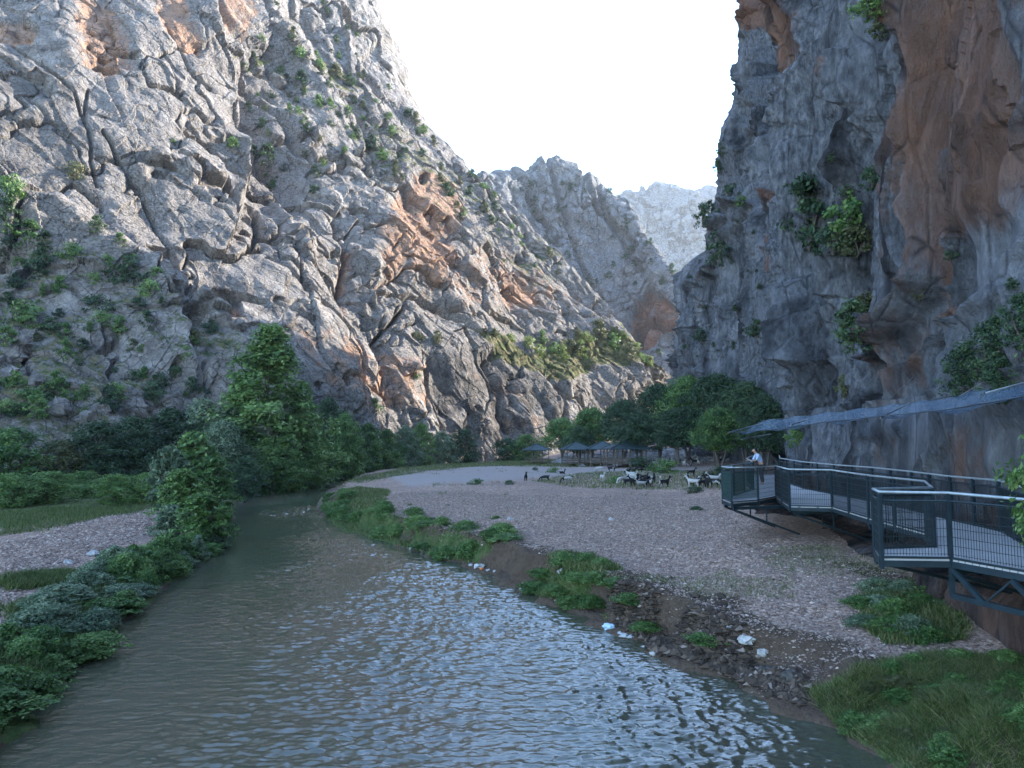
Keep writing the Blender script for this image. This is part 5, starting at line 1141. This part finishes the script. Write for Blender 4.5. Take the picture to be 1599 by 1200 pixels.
# ================================================================== LITTER, ROCKS
def rock_obj(name, q, s, mat, label, cat, seed, flat=.6, group=None):
    r = np.random.default_rng(seed); a = np.linspace(0, 2 * np.pi, 15)[:-1]; rows = []
    for k in range(9):
        ph = math.pi * k / 8; rows.append(np.stack([np.cos(a) * math.sin(ph), np.sin(a) * math.sin(ph), np.full(14, math.cos(ph))], -1))
    V = np.array(rows).reshape(-1, 3); h, e, _ = facet(V * 1.2 + seed * 3.7, seed); V = V * (1 + .45 * h + .12 * fbm(V * 3 + seed, 3, seed))[:, None] * [s, s * .8, s * flat]
    Fc = [(i * 14 + j, i * 14 + (j + 1) % 14, (i + 1) * 14 + (j + 1) % 14, (i + 1) * 14 + j) for i in range(8) for j in range(14)]
    o = link(name, mesh(name, V, Fc, False), mat, None, label=label, cat=cat, group=group); o.location = q; o.rotation_euler = (0, 0, seed); return o
pale = simple_mat('pale_stone', (.40, .38, .36), .9, .35, 6, bump=.03)
for i, (u, v, s, lab) in enumerate([(466, 862, .16, 0), (145, 868, .30, 'pale angular stone at the grass edge of the left gravel'), (105, 880, .18, 'smaller pale stone left of the angular one on the left gravel'), (480, 752, .5, 'pale boulder breaking the riffle upstream'), (455, 756, .35, 'low rock left of the riffle boulder'), (545, 747, .4, 'rock at the far grass edge by the riffle'),
                                   (395, 772, .55, 'dark wet boulder under the tallest tree'), (378, 785, .4, 'wet boulder in front of the dark one under the tallest tree'), (955, 812, .16, 'lone pale stone on the gravel flat'), (797, 812, .18, 'pale stone beside a gravel tuft'), (910, 1005, .1, 0), (1165, 1008, .17, 'flat pale slab on the eroded bank edge'), (1192, 1020, .13, 'second pale slab on the eroded bank edge'), (1140, 980, .1, 'small pale stone above the bank slabs'),
                                   (877, 895, .14, 'pale rock among the small bank bushes'), (1235, 1062, .22, 'overhanging clod at the corner of the eroded bank'), (1200, 1050, .2, 'clod left of the overhanging one on the eroded bank'), (1020, 1021, .09, 'white stone at the water line')]):
    if lab: rock_obj('boulder' if s > .3 else 'stone', at_ground(u, v), s, pale if 'wet' not in lab and 'clod' not in lab else simple_mat('wet_stone_%d' % i, (.07, .06, .05), .6, .4, 6, bump=.03), lab, 'rock', 70 + i)
for i, (u, v, s) in enumerate([(95, 640, 1.4), (140, 655, 1.2), (160, 640, 1.0), (215, 640, 1.3), (60, 600, 1.2), (20, 560, 1.8), (30, 540, 1.5), (185, 660, .9), (250, 655, 1.0), (120, 600, 1.0), (15, 590, 1.4)]):
    p_, n_ = on_wall('mountain', u, v); rock_obj('boulder', tuple(p_), s, M['rock'], 'grey boulder perched on the lower left rock slope', 'boulder', 120 + i, .8, 'boulders on the lower left slope')
def crumple(name, q, s, col, label, cat, seed, flat=.5):
    o = rock_obj(name, q, s, simple_mat(name + '_%d' % seed, col, .45, .1, 12), label, cat, seed, flat); return o
crumple('plastic_bag', at_ground(953, 981), .16, (.45, .60, .72), 'pale blue plastic bag washed up on the right bank', 'bag', 31)
crumple('plastic_bag', at_ground(748, 886), .20, (.5, .48, .46), 'white plastic bag with an orange one beside it at the water line', 'bag', 32)
crumple('plastic_bag', at_ground(752, 889), .10, (.75, .22, .06), 'orange plastic scrap beside the white bag at the water line', 'bag', 33)
for i, (u, v, s) in enumerate([(735, 884, .09), (762, 892, .08), (642, 857, .10), (650, 858, .08), (660, 861, .10), (700, 872, .07), (772, 893, .07), (975, 992, .10), (985, 995, .08), (968, 990, .07), (815, 922, .09), (1005, 1012, .06)]):
    crumple('litter_scrap', at_ground(u, v), s * 1.1, (.42, .42, .42), 'white scrap of litter washed up along the right water line', 'litter', 40 + i)['group'] = 'white litter scraps on the right water line'
q = at_ground(1452, 1176); bt = empty('plastic_bottle', (q.x, q.y, q.z + .03), -.35, label='small pale blue plastic bottle lying at the lower right water edge', cat='bottle')
bm_ = simple_mat('bottle_plastic', (.42, .66, .78), .15, .1, 9, spec=.6)
b1 = MB(); b1.tube([(-.12, 0, 0), (-.115, 0, 0), (.03, 0, 0), (.06, 0, 0), (.085, 0, 0), (.10, 0, 0)], [.02, .033, .033, .028, .014, .013], 14); b1.build('body', bm_, bt, True)
b2 = MB(); b2.tube([(.10, 0, 0), (.122, 0, 0)], [.016, .016], 12); b2.build('cap', simple_mat('cap_blue', (.1, .2, .5), .4, .1, 5), bt, True)
b3 = MB(); b3.tube([(-.07, 0, 0), (-.01, 0, 0)], [.0345, .0345], 14); b3.build('wrapper', simple_mat('wrapper_white', (.7, .75, .8), .4, .1, 5), bt, True)
print('built objects %.1fs' % (time.time() - T0))
# ================================================================== LIGHT
w = bpy.data.worlds.new('World'); scene.world = w; w.use_nodes = True; nt = w.node_tree; nt.nodes.clear()
SUN_EL, SUN_AZ = 24, 62           # azimuth clockwise from +Y (the viewing direction)
sky = nt.nodes.new('ShaderNodeTexSky'); sky.sky_type = 'NISHITA'; sky.sun_disc = False
sky.sun_elevation = R(SUN_EL); sky.sun_rotation = R(SUN_AZ); sky.air_density = 1.0; sky.dust_density = .3; sky.ozone_density = 2.6
bg = nt.nodes.new('ShaderNodeBackground'); bg.inputs[1].default_value = .15
wo = nt.nodes.new('ShaderNodeOutputWorld'); nt.links.new(sky.outputs[0], bg.inputs[0]); nt.links.new(bg.outputs[0], wo.inputs[0])
sd = bpy.data.lights.new('sun', 'SUN'); sd.energy = 3; sd.angle = R(.53); sd.color = (1, .93, .82)
so = bpy.data.objects.new('sun', sd); COL.objects.link(so)
dv = Vector((math.sin(R(SUN_AZ)) * math.cos(R(SUN_EL)), math.cos(R(SUN_AZ)) * math.cos(R(SUN_EL)), math.sin(R(SUN_EL))))
so.rotation_euler = dv.to_track_quat('Z', 'Y').to_euler(); so.location = dv * 400
vs = scene.view_settings; vs.view_transform = 'Standard'; vs.look = 'None'; vs.gamma = 1; vs.use_curve_mapping = False
vs.exposure = 2.75
scene.cycles.max_bounces = 6; scene.cycles.diffuse_bounces = 4; scene.cycles.transparent_max_bounces = 8

hz = bpy.data.materials.new('haze_air'); hz.use_nodes = True; ht = hz.node_tree; ht.nodes.clear()
ho = ht.nodes.new('ShaderNodeOutputMaterial'); pv = ht.nodes.new('ShaderNodeVolumePrincipled')
pv.inputs['Color'].default_value = (.86, .92, 1, 1); pv.inputs['Density'].default_value = .00018; pv.inputs['Anisotropy'].default_value = .2
ht.links.new(pv.outputs[0], ho.inputs['Volume'])
hb = MB(); x0, x1, y0, y1, z0, z1 = -4100, 4100, -120, 4100, -8, 420
hb.add([(x, y, z) for x in (x0, x1) for y in (y0, y1) for z in (z0, z1)], [(0, 1, 3, 2), (4, 6, 7, 5), (0, 4, 5, 1), (2, 3, 7, 6), (0, 2, 6, 4), (1, 5, 7, 3)])
hb.build('haze', hz, kind='stuff', label='thin bluish air haze filling the gorge', cat='haze')
print('built in %.1fs' % (time.time() - T0))
